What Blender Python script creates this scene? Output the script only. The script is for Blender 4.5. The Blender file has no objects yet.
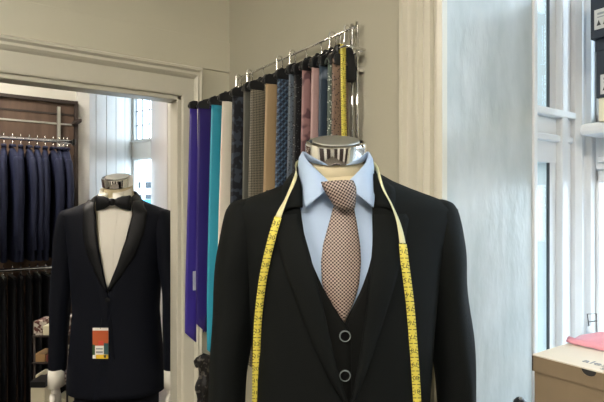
import bpy, math, random
from mathutils import Matrix, Vector, noise
random.seed(7)
PI = math.pi
H = 1.5                      # eye level above the floor
sc = bpy.context.scene
COL = sc.collection
ROOT = {}
T35 = math.radians(35)
CS, SN = math.cos(T35), math.sin(T35)

def c2r(x, y):               # view-aligned ground coordinates -> room coordinates
    return (x * CS + y * SN, -x * SN + y * CS)

# ------------------------------------------------------------------ materials
def lin(h):
    h = h.lstrip('#')
    v = [int(h[i:i + 2], 16) / 255 for i in (0, 2, 4)]
    return tuple((c / 12.92 if c <= .04045 else ((c + .055) / 1.055) ** 2.4) for c in v) + (1,)

def mat(name, col, rough=.6, metal=0, noise_amt=0, noise_scale=20, bump=0, bump_scale=200, sheen=0, col2=None,
        spec=None, coat=0, stretch=None, pattern=None):
    m = bpy.data.materials.new(name); m.use_nodes = True
    nt = m.node_tree; N = nt.nodes; L = nt.links
    b = N['Principled BSDF']
    b.inputs['Base Color'].default_value = lin(col)
    b.inputs['Roughness'].default_value = rough
    b.inputs['Metallic'].default_value = metal
    if spec is not None: b.inputs['Specular IOR Level'].default_value = spec
    if sheen:
        b.inputs['Sheen Weight'].default_value = sheen
        b.inputs['Sheen Roughness'].default_value = .4
        b.inputs['Sheen Tint'].default_value = lin(col2 or col)
    if coat: b.inputs['Coat Weight'].default_value = coat
    tc = N.new('ShaderNodeTexCoord'); mp = N.new('ShaderNodeMapping')
    L.new(tc.outputs['Object'], mp.inputs['Vector'])
    if stretch: mp.inputs['Scale'].default_value = stretch
    if noise_amt or (col2 and not sheen):
        nz = N.new('ShaderNodeTexNoise'); nz.inputs['Scale'].default_value = noise_scale
        nz.inputs['Detail'].default_value = 5
        L.new(mp.outputs['Vector'], nz.inputs['Vector'])
        mx = N.new('ShaderNodeMix'); mx.data_type = 'RGBA'
        mx.inputs['A'].default_value = lin(col)
        mx.inputs['B'].default_value = lin(col2) if col2 else tuple(c * (1 - noise_amt) for c in lin(col)[:3]) + (1,)
        rp = N.new('ShaderNodeMapRange'); rp.inputs['From Min'].default_value = .35; rp.inputs['From Max'].default_value = .65
        L.new(nz.outputs['Fac'], rp.inputs['Value']); L.new(rp.outputs['Result'], mx.inputs['Factor'])
        L.new(mx.outputs['Result'], b.inputs['Base Color'])
    if bump:
        n2 = N.new('ShaderNodeTexNoise'); n2.inputs['Scale'].default_value = bump_scale; n2.inputs['Detail'].default_value = 3
        L.new(mp.outputs['Vector'], n2.inputs['Vector'])
        bp = N.new('ShaderNodeBump'); bp.inputs['Strength'].default_value = bump; bp.inputs['Distance'].default_value = .004
        L.new(n2.outputs['Fac'], bp.inputs['Height']); L.new(bp.outputs['Normal'], b.inputs['Normal'])
    return m

def checker(name, c1, c2, scale, rough=.55, rot=0, sy=1):
    m = mat(name, c1, rough); nt = m.node_tree; N = nt.nodes; L = nt.links
    b = N['Principled BSDF']; tc = N['Texture Coordinate']; mp = N['Mapping']
    L.new(tc.outputs['UV'], mp.inputs['Vector'])
    mp.inputs['Rotation'].default_value = (0, 0, rot); mp.inputs['Scale'].default_value = (1, sy, 1)
    ck = N.new('ShaderNodeTexChecker'); ck.inputs['Scale'].default_value = scale
    ck.inputs['Color1'].default_value = lin(c1); ck.inputs['Color2'].default_value = lin(c2)
    L.new(mp.outputs['Vector'], ck.inputs['Vector']); L.new(ck.outputs['Color'], b.inputs['Base Color'])
    return m

def plaid(name, c1, c2, c3, scale, rot=PI / 4):
    m = mat(name, c1, .5); nt = m.node_tree; N = nt.nodes; L = nt.links
    b = N['Principled BSDF']; tc = N['Texture Coordinate']; mp = N['Mapping']
    L.new(tc.outputs['UV'], mp.inputs['Vector']); mp.inputs['Rotation'].default_value = (0, 0, rot)
    prev = None
    for ax, c in (('X', c2), ('Y', c3)):
        w = N.new('ShaderNodeTexWave'); w.wave_type = 'BANDS'; w.bands_direction = ax
        w.inputs['Scale'].default_value = scale; w.inputs['Distortion'].default_value = 0
        L.new(mp.outputs['Vector'], w.inputs['Vector'])
        r = N.new('ShaderNodeMapRange'); r.inputs['From Min'].default_value = .6; r.inputs['From Max'].default_value = .8
        L.new(w.outputs['Fac'], r.inputs['Value'])
        mx = N.new('ShaderNodeMix'); mx.data_type = 'RGBA'
        if prev is None: mx.inputs['A'].default_value = lin(c1)
        else: L.new(prev.outputs['Result'], mx.inputs['A'])
        mx.inputs['B'].default_value = lin(c)
        L.new(r.outputs['Result'], mx.inputs['Factor']); prev = mx
    L.new(prev.outputs['Result'], b.inputs['Base Color'])
    return m

def blotch(name, c1, c2, scale, thr=.5, rough=.5, vor=False, co='UV'):
    m = mat(name, c1, rough); nt = m.node_tree; N = nt.nodes; L = nt.links
    b = N['Principled BSDF']; tc = N['Texture Coordinate']
    if vor:
        t = N.new('ShaderNodeTexVoronoi'); out = t.outputs['Distance']
    else:
        t = N.new('ShaderNodeTexNoise'); out = t.outputs['Fac']; t.inputs['Detail'].default_value = 1
    t.inputs['Scale'].default_value = scale
    L.new(tc.outputs[co], t.inputs['Vector'])
    r = N.new('ShaderNodeMapRange'); r.inputs['From Min'].default_value = thr - .03; r.inputs['From Max'].default_value = thr + .03
    L.new(out, r.inputs['Value'])
    mx = N.new('ShaderNodeMix'); mx.data_type = 'RGBA'
    mx.inputs['A'].default_value = lin(c1); mx.inputs['B'].default_value = lin(c2)
    L.new(r.outputs['Result'], mx.inputs['Factor']); L.new(mx.outputs['Result'], b.inputs['Base Color'])
    return m

def emis(name, col, s):
    m = bpy.data.materials.new(name); m.use_nodes = True; nt = m.node_tree
    nt.nodes.clear(); e = nt.nodes.new('ShaderNodeEmission'); o = nt.nodes.new('ShaderNodeOutputMaterial')
    e.inputs['Color'].default_value = lin(col); e.inputs['Strength'].default_value = s
    nt.links.new(e.outputs[0], o.inputs['Surface']); return m

def glass(name, tint='#f4fbff', gl=.06):
    m = bpy.data.materials.new(name); m.use_nodes = True; nt = m.node_tree; nt.nodes.clear()
    t = nt.nodes.new('ShaderNodeBsdfTransparent'); g = nt.nodes.new('ShaderNodeBsdfGlossy'); mx = nt.nodes.new('ShaderNodeMixShader')
    o = nt.nodes.new('ShaderNodeOutputMaterial'); t.inputs['Color'].default_value = lin(tint)
    g.inputs['Roughness'].default_value = .02; mx.inputs['Fac'].default_value = gl
    nt.links.new(t.outputs[0], mx.inputs[1]); nt.links.new(g.outputs[0], mx.inputs[2]); nt.links.new(mx.outputs[0], o.inputs['Surface'])
    return m

def planks(name, c1, c2, w):
    m = mat(name, c1, .5); nt = m.node_tree; N = nt.nodes; L = nt.links
    b = N['Principled BSDF']; tc = N['Texture Coordinate']; mp = N['Mapping']
    mp.inputs['Scale'].default_value = (1 / w, 1 / w, .15 / w)
    L.new(tc.outputs['Object'], mp.inputs['Vector'])
    t = N.new('ShaderNodeTexNoise'); t.inputs['Scale'].default_value = 1.2; t.inputs['Detail'].default_value = 4
    L.new(mp.outputs['Vector'], t.inputs['Vector'])
    mx = N.new('ShaderNodeMix'); mx.data_type = 'RGBA'; mx.inputs['A'].default_value = lin(c1); mx.inputs['B'].default_value = lin(c2)
    r = N.new('ShaderNodeMapRange'); r.inputs['From Min'].default_value = .35; r.inputs['From Max'].default_value = .65
    L.new(t.outputs['Fac'], r.inputs['Value']); L.new(r.outputs['Result'], mx.inputs['Factor'])
    L.new(mx.outputs['Result'], b.inputs['Base Color']); return m

M = dict(
    wall_olive=mat('wall_paint', '#b5b2a0', .55, noise_amt=.05, noise_scale=3, bump=.12, bump_scale=30),
    wall_cream=mat('wall_paint_cream', '#c9c6b3', .5, noise_amt=.05, noise_scale=3, bump=.12, bump_scale=25),
    trim=mat('trim_gloss', '#cbc8b8', .32, noise_amt=.05, noise_scale=6, bump=.1, bump_scale=40),
    jamb=mat('jamb_gloss_paint', '#b9bebd', .28, col2='#a3aaa8', noise_scale=9, bump=.6, bump_scale=26, stretch=(1, 1, .45)),
    white=mat('white_gloss', '#e6e7e4', .35, noise_amt=.05, noise_scale=8, bump=.1, bump_scale=30),
    sash=mat('window_paint', '#dfe2e4', .35, noise_amt=.06, noise_scale=9),
    rubber=mat('window_seal', '#33383c', .6),
    room2=mat('wall_white', '#dddcd2', .5, noise_amt=.04, noise_scale=3),
    pinkwhite=mat('reveal_board', '#e2dcda', .45),
    ceiling=mat('ceiling_paint', '#e6e4da', .7), floor=mat('floor_carpet', '#6b655c', .9, noise_amt=.3, noise_scale=40, bump=.3),
    black=mat('black_wool', '#060a0a', .75, bump=.35, bump_scale=900, sheen=.05, col2='#4a5654', spec=.18),
    black2=mat('black_wool_waistcoat', '#080a09', .75, bump=.35, bump_scale=900, sheen=.04, col2='#4a5654', spec=.18),
    tux=mat('midnight_navy_wool', '#060a15', .75, bump=.3, bump_scale=900, sheen=.06, col2='#33466a', spec=.18),
    satin=mat('black_satin', '#07090d', .5, spec=.25, bump=.15, bump_scale=300),
    navy=mat('navy_wool', '#262b42', .75, bump=.3, bump_scale=700, sheen=.15, col2='#5a66a0', spec=.2),
    trouser=mat('black_trouser', '#121318', .75, spec=.2),
    shirt_blue=mat('pale_blue_cotton', '#a4bad6', .65, bump=.15, bump_scale=600),
    shirt_white=mat('white_cotton', '#dedbd0', .65, bump=.2, bump_scale=500),
    cream=mat('cream_jersey', '#cbbf9d', .75, bump=.3, bump_scale=700),
    chrome=mat('chrome', '#e8e8e8', .07, 1), steel=mat('brushed_steel', '#c9cac6', .42, 1),
    capwhite=mat('cap_white_band', '#dedddb', .25), capmirror=mat('cap_dark_facet', '#15171d', .12, spec=.8),
    tape=mat('yellow_tape', '#dccf58', .45), tapeback=mat('tape_back', '#d9d5a8', .5), tapeink=mat('tape_print', '#2c2a1c', .6),
    btn=mat('button_black', '#090a0a', .85, spec=.08), btnrim=mat('button_rim', '#717a7b', .4, .2),
    tie_brown=checker('brown_houndstooth', '#2c1b17', '#a8988e', 320),
    blackplastic=mat('black_plastic', '#17191c', .35), blackcloth=mat('black_cloth', '#111214', .8, bump=.5, bump_scale=120),
    purple=mat('purple_silk', '#3b2d8f', .38, spec=.6), purple2=mat('dark_purple_silk', '#2d1f70', .4, spec=.6),
    teal=mat('turquoise_silk', '#2c9bb8', .4, spec=.6, bump=.2, bump_scale=300), white_silk=mat('ivory_silk', '#e4dfcf', .45, bump=.15, bump_scale=300),
    floral=blotch('dark_floral', '#12161f', '#39404c', 40, .53), greycheck=checker('grey_check', '#2b2b2a', '#8a8472', 260, rot=PI / 4),
    greyplain=mat('grey_silk', '#55564f', .5), beige=mat('beige_silk', '#a8906c', .45, bump=.2, bump_scale=300),
    plaid=plaid('navy_plaid', '#141c2b', '#5b7186', '#33455c', 22), darkdot=blotch('dark_dot', '#14171d', '#55606b', 160, .28, vor=True),
    blackdot=blotch('black_dot', '#8d8f92', '#0f1115', 150, .16, vor=True),
    paisley=blotch('pink_paisley', '#987675', '#604449', 26, .52), pink=mat('pink_silk', '#b59793', .42, noise_amt=.08),
    slate=blotch('slate_blue', '#2f3d4c', '#7b8795', 14, .62), mint=blotch('mint_speckle', '#c7d0c4', '#4e5a52', 150, .3, vor=True),
    brown=blotch('brown_speckle', '#2b1c18', '#7a6455', 150, .3, vor=True), brownp=mat('brown_silk', '#3a2a28', .5),
    brick=checker('grey_weave', '#3c3836', '#6d6560', 300), copper=mat('copper_silk', '#6a4a3a', .5),
    clear=mat('price_sticker', '#b9bfd0', .3),
    carton=mat('cream_card', '#e3dac8', .6, noise_amt=.04, noise_scale=12), cartonside=mat('kraft_card', '#84745c', .65, noise_amt=.12, noise_scale=14, stretch=(1, 1, .3)),
    ink=mat('print_black', '#2a2a2a', .6), inkgrey=mat('print_grey', '#8d9296', .6),
    pinkpaper=mat('pink_tissue', '#eaa3b4', .5, noise_amt=.08, noise_scale=20), navycard=mat('navy_card', '#16202e', .5),
    label=mat('label_paper', '#c9c9c6', .6), yellowcard=mat('yellow_card', '#e3cf83', .6), creamcard=mat('cream_paper', '#e9e2c8', .6),
    wood=planks('walnut_board', '#6b5648', '#4a3a30', .12), woodtrim=mat('dark_wood_edge', '#372e2b', .5),
    tagorange=mat('tag_orange', '#b5562c', .5), taggreen=mat('tag_green', '#3c5a38', .5), tagyellow=mat('tag_yellow', '#e3bb30', .5),
    tagwhite=mat('tag_white', '#e8e5df', .5), tagred=mat('tag_red', '#cf4a3c', .5), tagteal=mat('tag_teal', '#31555a', .5),
    tan=mat('tan_card', '#b08e62', .6), floralpack=blotch('patterned_pack', '#cfc7bd', '#5e332e', 45, .5, co='Object'), redpack=mat('red_pack', '#8e4640', .5),
    lightpanel=emis('light_diffuser', '#fff4e6', 30), glass=glass('window_glass'), lead=mat('lead_came', '#7d858d', .5, .3),
    skin_white=mat('pale_hand', '#d3cfc6', .5),
    facade=mat('render_facade', '#d8dde0', .8), facade2=mat('pale_blue_panel', '#3f93b4', .6), signblue=mat('sign_blue', '#2a559c', .5),
    signred=mat('sign_red', '#b8122c', .5), extglass=mat('shop_glass', '#14242f', .2), mintpaint=mat('mint_paint', '#5fae98', .6),
    van=mat('white_van_paint', '#f2f4f5', .3), tyre=mat('tyre', '#222222', .8), ground=mat('asphalt', '#8e9092', .9, noise_amt=.2),
    pantile=mat('slate_roof', '#8a94a0', .8),
)
for k, ax in (('chrome', 1),):
    pass

# ------------------------------------------------------------------ mesh builder
class MB:
    def __init__(s): s.v = []; s.f = []; s.uv = []
    def add(s, vs, fs, uv=None):
        n = len(s.v); s.v += [Vector(v) for v in vs]
        for i, f in enumerate(fs):
            s.f.append(tuple(a + n for a in f)); s.uv.append(uv[i] if uv else None)
        return s
    def box(s, x0, x1, y0, y1, z0, z1):
        vs = [(x, y, z) for z in (z0, z1) for y in (y0, y1) for x in (x0, x1)]
        return s.add(vs, [(0, 2, 3, 1), (4, 5, 7, 6), (0, 1, 5, 4), (2, 6, 7, 3), (0, 4, 6, 2), (1, 3, 7, 5)])
    def obox(s, c, ux, uy, hx, hy, z0, z1):          # oriented box
        c = Vector(c); ux = Vector(ux).normalized(); uy = Vector(uy).normalized(); vs = []
        for z in (z0, z1):
            for b in (-hy, hy):
                for a in (-hx, hx):
                    p = c + ux * a + uy * b; vs.append((p.x, p.y, z))
        return s.add(vs, [(0, 2, 3, 1), (4, 5, 7, 6), (0, 1, 5, 4), (2, 6, 7, 3), (0, 4, 6, 2), (1, 3, 7, 5)])
    def prism(s, poly, z0, z1):                       # vertical extrusion
        n = len(poly); vs = [(x, y, z) for z in (z0, z1) for x, y in poly]
        fs = [(i, (i + 1) % n, n + (i + 1) % n, n + i) for i in range(n)]
        fs += [tuple(range(n - 1, -1, -1)), tuple(range(n, 2 * n))]
        return s.add(vs, fs)
    def extr(s, pts, d):                              # closed polygon of 3D points extruded by vector d
        n = len(pts); d = Vector(d); vs = [Vector(p) for p in pts] + [Vector(p) + d for p in pts]
        fs = [(i, (i + 1) % n, n + (i + 1) % n, n + i) for i in range(n)]
        fs += [tuple(range(n - 1, -1, -1)), tuple(range(n, 2 * n))]
        return s.add(vs, fs)
    def loft(s, rings, cap=True, closed=True):
        k = len(rings[0]); vs = [p for r in rings for p in r]; fs = []; uv = []
        R = len(rings)
        for j in range(R - 1):
            for i in range(k if closed else k - 1):
                i2 = (i + 1) % k
                fs.append((j * k + i, j * k + i2, (j + 1) * k + i2, (j + 1) * k + i)); uv.append(None)
        if cap and closed:
            fs.append(tuple(range(k - 1, -1, -1))); uv.append(None)
            fs.append(tuple(range((R - 1) * k, R * k))); uv.append(None)
        return s.add(vs, fs, uv)
    def grid(s, rows, uvs=None):                      # rows of equal length, open; uvs same layout (metres)
        k = len(rows[0]); vs = [p for r in rows for p in r]; fs = []; uv = []
        for j in range(len(rows) - 1):
            for i in range(k - 1):
                f = (j * k + i, j * k + i + 1, (j + 1) * k + i + 1, (j + 1) * k + i); fs.append(f)
                uv.append([uvs[a // k][a % k] for a in f] if uvs else None)
        return s.add(vs, fs, uv)
    def tube(s, pts, r, n=8, cap=True):
        pts = [Vector(p) for p in pts]; rings = []
        rr = r if isinstance(r, (list, tuple)) else [r] * len(pts)
        up = Vector((0, 0, 1))
        for i, p in enumerate(pts):
            a = pts[max(0, i - 1)]; b = pts[min(len(pts) - 1, i + 1)]
            t = (b - a).normalized()
            u = t.cross(up)
            if u.length < .1: u = t.cross(Vector((1, 0, 0)))
            if i and u.dot(pu) < 0: u = -u
            u.normalize(); pu = u; w = t.cross(u)
            rings.append([p + (u * math.cos(2 * PI * k / n) + w * math.sin(2 * PI * k / n)) * rr[i] for k in range(n)])
        return s.loft(rings, cap)
    def lathe(s, prof, c=(0, 0, 0), rot=None, n=40, cap=True):
        rings = []
        for r, z in prof:
            ring = []
            for k in range(n):
                v = Vector((r * math.cos(2 * PI * k / n), r * math.sin(2 * PI * k / n), z))
                if rot: v = rot @ v
                ring.append(v + Vector(c))
            rings.append(ring)
        return s.loft(rings, cap)
    def build(s, name, m, parent=None, xf=None, smooth=False, solid=0, sub=0, bevel=0, origin=None):
        vs = s.v
        if xf is not None: vs = [xf @ v for v in vs]
        loc = None
        if parent is not None:
            inv = ROOT[parent.name].inverted(); vs = [inv @ v for v in vs]
        else:
            xs = [v.x for v in vs]; ys = [v.y for v in vs]; zs = [v.z for v in vs]
            loc = Vector(((min(xs) + max(xs)) / 2, (min(ys) + max(ys)) / 2, min(zs)))
            vs = [v - loc for v in vs]
        me = bpy.data.meshes.new(name); me.from_pydata([tuple(v) for v in vs], [], s.f)
        if any(s.uv):
            ul = me.uv_layers.new(name='UVMap')
            for p, u in zip(me.polygons, s.uv):
                if u:
                    for li, c in zip(p.loop_indices, u): ul.data[li].uv = c
        me.validate(); me.update()
        bmn(me)
        if smooth:
            for p in me.polygons: p.use_smooth = True
        me.materials.append(m)
        o = bpy.data.objects.new(name, me); COL.objects.link(o)
        if parent is not None: o.parent = parent; ROOT[o.name] = ROOT[parent.name]
        else: o.location = loc; ROOT[o.name] = Matrix.Translation(loc)
        if solid:
            md = o.modifiers.new('Solid', 'SOLIDIFY'); md.thickness = solid; md.offset = 0
        if bevel:
            md = o.modifiers.new('Bevel', 'BEVEL'); md.width = bevel; md.segments = 2; md.limit_method = 'ANGLE'
        if sub:
            md = o.modifiers.new('Sub', 'SUBSURF'); md.levels = sub; md.render_levels = sub
        return o

def bmn(me):
    import bmesh
    bm = bmesh.new(); bm.from_mesh(me); bmesh.ops.recalc_face_normals(bm, faces=bm.faces); bm.to_mesh(me); bm.free()

def tag(o, label, cat, group=None, kind=None):
    o['label'] = label; o['category'] = cat
    if group: o['group'] = group
    if kind: o['kind'] = kind
    return o
def struct(o):
    o['kind'] = 'structure'; return o
def thing(name, label, cat, loc=(0, 0, 0), rz=0, group=None, rx=0):
    o = bpy.data.objects.new(name, None); COL.objects.link(o); o.empty_display_size = .05
    o.location = loc; o.rotation_euler = (rx, 0, rz)
    ROOT[o.name] = Matrix.Translation(loc) @ Matrix.Rotation(rz, 4, 'Z') @ Matrix.Rotation(rx, 4, 'X')
    return tag(o, label, cat, group)
def copy_tree(o, parent=None):
    c = o.copy(); COL.objects.link(c); c.parent = parent
    if parent: c.matrix_parent_inverse = o.matrix_parent_inverse
    for ch in KIDS.get(o.name, []): copy_tree(ch, c)
    return c
KIDS = {}
def kids_of(root):
    for o in list(COL.objects):
        if o.parent: KIDS.setdefault(o.parent.name, [])
        if o.parent and o not in KIDS[o.parent.name]: KIDS[o.parent.name].append(o)
def zt(z): return z + H
def text_mesh(s, size, ext=.0004):
    cu = bpy.data.curves.new('lettering', 'FONT'); cu.body = s; cu.size = size; cu.extrude = ext; cu.align_x = 'CENTER'; cu.align_y = 'CENTER'
    cu.resolution_u = 3
    o = bpy.data.objects.new('lettering', cu); COL.objects.link(o)
    dg = bpy.context.evaluated_depsgraph_get(); dg.update()
    me = bpy.data.meshes.new_from_object(o.evaluated_get(dg))
    vs = [v.co.copy() for v in me.vertices]; fs = [tuple(p.vertices) for p in me.polygons]
    bpy.data.objects.remove(o); bpy.data.curves.remove(cu); bpy.data.meshes.remove(me)
    return vs, fs
def add_text(mb, s, size, frame, ext=.0004):
    vs, fs = text_mesh(s, size, ext); mb.add([frame @ v for v in vs], fs)
def frame(o, xa, ya):
    xa = Vector(xa).normalized(); ya = Vector(ya).normalized(); za = xa.cross(ya)
    m = Matrix((xa, ya, za)).transposed().to_4x4(); m.translation = Vector(o); return m

# ================================================================== ROOM SHELL (room axes: X to the window wall, Y to the door wall)
ZC = 2.95
XB = .95; YA = 1.887; YJ = .77
def B(*a): return MB().box(*a)
struct(B(-3.5, 2.1, -2.6, 5.6, -.1, 0).build('floor', M['floor']))
struct(B(-3.5, 2.1, -2.6, 5.6, ZC, ZC + .1).build('ceiling', M['ceiling']))
# wall with the tie rack
w = MB(); w.box(XB, 1.315, YJ, 2.0, 0, ZC); w.box(XB, 1.315, -2.6, -.5, 0, ZC); w.box(XB, 1.315, -.5, YJ, zt(1.2), ZC)
w.box(XB, 1.315, -.5, YJ, 0, zt(-.66))
wr = struct(w.build('wall_right', M['wall_olive']))
# glossy painted lining of the window reveal
j = MB(); j.box(XB, 1.33, YJ - .006, YJ + .001, zt(-.62), zt(1.2))
struct(j.build('trim_1', M['jamb'])); j = MB(); j.box(1.308, 1.326, YJ - .013, YJ + .03, zt(-.62), zt(1.2))
struct(j.build('trim_2', M['sash'], bevel=.004))
# fluted architrave between tie wall and reveal
prof = [(0, 0), (0, .018), (.012, .022), (.02, .022), (.024, .012), (.029, .012), (.033, .022), (.05, .024), (.058, .018), (.064, .03), (.072, .03), (.078, .016), (.112, .014), (.117, .026), (.129, .026), (.134, 0)]
poly = [(XB - p, YJ - .006 + y) for y, p in prof]
struct(MB().prism(poly, 0, zt(1.25)).build('trim_3', M['trim']))
# door wall
DX0, DX1, DZ = -.35, .74, zt(.429)
w = MB(); w.box(-3.5, DX0, YA, YA + .07, 0, ZC); w.box(DX1, 1.0, YA, YA + .07, 0, ZC); w.box(DX0, DX1, YA, YA + .07, DZ, ZC)
struct(w.build('wall_front', M['wall_cream']))
struct(B(-3.5, .955, YA - .006, YA + .001, 2.05, zt(.677)).build('trim_4', M['wall_cream'], bevel=.004))
def arch(o_, name):                                   # mitred moulding round the doorway
    rings = []
    prof = [(.0, .0), (.0, .012), (.006, .014), (.070, .016), (.078, .024), (.086, .03), (.096, .028), (.104, .036), (.112, .034), (.122, .012), (.122, .0)]
    for X, Z, sx, sz in ((DX0, 0, -1, 0), (DX0, DZ, -1, 1), (DX1, DZ, 1, 1), (DX1, 0, 1, 0)):
        k = .68 if sx > 0 else .9
        rings.append([(X + sx * d * k, YA - p, Z + sz * d) for d, p in prof])
    return struct(MB().loft(rings).build(name, M['trim']))
arch(0, 'trim_5')
w = MB(); w.box(DX1 - .018, DX1 + .004, YA - .004, YA + .072, 0, DZ); w.box(DX0 - .004, DX0 + .018, YA - .004, YA + .072, 0, DZ); w.box(DX0, DX1, YA - .004, YA + .072, DZ - .018, DZ + .004)
struct(w.build('door_1', M['trim'], bevel=.003))
# unseen walls of the front room
struct(B(-3.6, -3.5, -2.6, 5.6, 0, ZC).build('wall_left', M['room2']))
struct(B(-3.5, 2.1, -2.7, -2.6, 0, ZC).build('wall_back', M['room2']))
# ---- bay window
YG = .80; XF = 1.648
def zbars(mb, x0, x1, y0, y1, spans):
    for a, b in spans: mb.box(x0, x1, y0, y1, zt(a), zt(b))
s = MB()
s.box(1.335, 1.352, YG - .005, YG + .045, zt(-.62), zt(1.2))
s.box(1.462, 1.502, YG - .0, YG + .05, zt(-.62), zt(1.2))
s.box(1.50, 1.535, YG - .02, YG + .05, zt(-.62), zt(1.2)); s.box(1.538, 1.575, YG - .008, YG + .05, zt(-.62), zt(1.2))
s.box(1.335, 1.66, YG - .002, YG + .05, zt(.126), zt(.262)); s.box(1.335, 1.60, YG - .022, YG + .05, zt(.262), zt(.285))
s.box(1.335, 1.60, YG - .014, YG + .05, zt(.19), zt(.21)); s.box(1.335, 1.62, YG - .03, YG + .05, zt(-.66), zt(-.60))
s.box(1.335, 1.66, YG - .01, YG + .05, zt(1.15), zt(1.25))
wf = struct(s.build('window_1', M['sash'], bevel=.004))
MB().box(1.457, 1.463, YG - .001, YG + .006, zt(.285), zt(1.15)).box(1.457, 1.463, YG - .001, YG + .006, zt(-.60), zt(.126)).build('window_seal', M['rubber'], wf)
MB().box(1.352, 1.462, YG + .004, YG + .008, zt(-.6), zt(.126)).box(1.352, 1.462, YG + .004, YG + .008, zt(.285), zt(1.15)).build('window_pane', M['glass'], wf)
# corner post
s = MB(); pts = [(1.575, YG + .05), (1.575, YG - .02), (1.59, YG - .034), (1.605, YG - .03), (1.612, YG - .016), (1.624, YG - .022), (1.630, YG - .030), (1.645, YG - .034), (1.70, YG - .034), (1.70, YG + .05)]
struct(s.prism(pts, zt(-.66), zt(1.25)).build('trim_6', M['sash']))
s = MB()
x0, x1 = XF - .01, XF + .05
Ys = [.785, .35, -.10, -.55]
for y in Ys: s.box(x0 - .01, x1, y - .028, y + .028, zt(-.66), zt(1.25))
s.box(x0, x1, -.55, .75, zt(.11), zt(.245)); s.box(x0 - .012, x1, -.55, .74, zt(.13), zt(.15)); s.box(x0, x1, -.55, .75, zt(1.15), zt(1.25))
s.box(x0 - .03, x1, -.55, .75, zt(-.66), zt(-.58)); 
for a, b in zip(Ys[1:], Ys[:-1]):
    for z0, z1 in ((-.58, .11), (.245, 1.15)):
        s.box(x0 + .015, x1 - .01, b - .040, b - .028, zt(z0), zt(z1)); s.box(x0 + .015, x1 - .01, a + .028, a + .062, zt(z0), zt(z1))
        s.box(x0 + .015, x1 - .01, a + .028, b - .028, zt(z1 - .04), zt(z1)); s.box(x0 + .015, x1 - .01, a + .028, b - .028, zt(z0), zt(z0 + .04))
wf2 = struct(s.build('window_2', M['sash'], bevel=.004))
MB().box(XF + .018, XF + .022, -.55, .74, zt(-.58), zt(1.2)).build('window_pane', M['glass'], wf2)
MB().box(XF - .125, XF + .01, -.5, .745, zt(.205), zt(.24)).build('window_ledge', M['sash'], wf2, bevel=.012)
# bay walls below / above, other side, sill board
s = MB(); s.box(1.315, 1.72, -.62, .86, 0, zt(-.66)); s.box(1.315, 1.72, -.62, .86, zt(1.25), ZC); s.box(1.315, 1.72, -.62, -.55, 0, ZC)
struct(s.build('wall_bay', M['white']))
struct(B(.90, 1.62, -.5, YJ, zt(-.66), zt(-.62)).build('window_sill', M['sash'], bevel=.008)).name = 'trim_7'

# ---- far room
BX = .784
struct(B(-3.5, BX, 4.0, 4.1, 0, ZC).build('wall_rear', M['room2']))
struct(B(BX - .03, BX + .06, 3.95, 4.1, 0, ZC).build('trim_8', M['white'], bevel=.01))
def wallseg(name, a, b, th, z0, z1, m, **kw):         # vertical slab from a to b, thickness to the right of a->b
    a = Vector(a).to_3d(); b = Vector(b).to_3d(); d = (b - a).normalized(); n = Vector((-d.y, d.x, 0))
    c = (a + b) / 2 + n * th / 2
    return MB().obox(c, d, n, (b - a).length / 2, abs(th) / 2, z0, z1).build(name, m, **kw)
P0 = (BX + .03, 4.0); P1 = (1.337, 4.559); P2 = (1.454, 4.232); P3 = (1.108, 2.888)
rev = MB(); a = Vector(P0).to_3d(); b = Vector(P1).to_3d(); d = (b - a).normalized(); n = Vector((-d.y, d.x, 0)); Ln = (b - a).length
nb = 5
for i in range(nb):
    x0 = Ln * i / nb + .003; x1 = Ln * (i + 1) / nb - .003
    c = a + d * (x0 + x1) / 2 + n * .02
    rev.obox(c, d, n, (x1 - x0) / 2, .022, 0, ZC)
rev.obox((a + b) / 2 + n * .06, d, n, Ln / 2 + .02, .03, 0, ZC)
struct(rev.build('wall_reveal', M['white'], bevel=.003))
struct(wallseg('wall_corner', P2, P3, -.06, 0, ZC, M['pinkwhite']))
struct(wallseg('trim_9', (1.44, 4.20), (1.395, 4.03), .03, 0, ZC, M['trim'], bevel=.005))
struct(wallseg('wall_passage', P3, (1.108, 1.95), -.06, 0, ZC, M['room2']))
# far window
a = Vector(P1).to_3d(); b = Vector(P2).to_3d(); d = (b - a).normalized(); n = Vector((-d.y, d.x, 0)); Ln = (b - a).length
s = MB(); c = (a + b) / 2
def fb(mb, u0, u1, z0, z1, t=.025, off=0): mb.obox(a + d * (u0 + u1) / 2 + n * off, d, n, (u1 - u0) / 2, t, zt(z0), zt(z1))
fb(s, -.04, .045, -1.5, 1.4); fb(s, Ln - .03, Ln + .01, -1.5, 1.4); fb(s, 0, Ln, .40, .575); fb(s, 0, Ln, .41, .43, .035); fb(s, 0, Ln, .555, .575, .035)
fb(s, 0, Ln, -1.5, -.45); fb(s, 0, Ln, 1.25, 1.4); 
w3 = struct(s.build('window_3', M['white'], bevel=.004))
s = MB()
for i in range(1, 3): fb(s, .04 + (Ln - .07) * i / 3 - .0025, .04 + (Ln - .07) * i / 3 + .0025, .57, 1.26, .006)
fb(s, .04, .047, .57, 1.26, .006); fb(s, Ln - .037, Ln - .03, .57, 1.26, .006)
for i in range(0, 6): fb(s, .03, Ln - .02, .58 + .125 * i, .585 + .125 * i, .006)
s.build('glazing_bar', M['lead'], w3)
s = MB(); fb(s, .03, Ln - .02, -.46, 1.26, .002); s.build('window_pane', M['glass'], w3)

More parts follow.
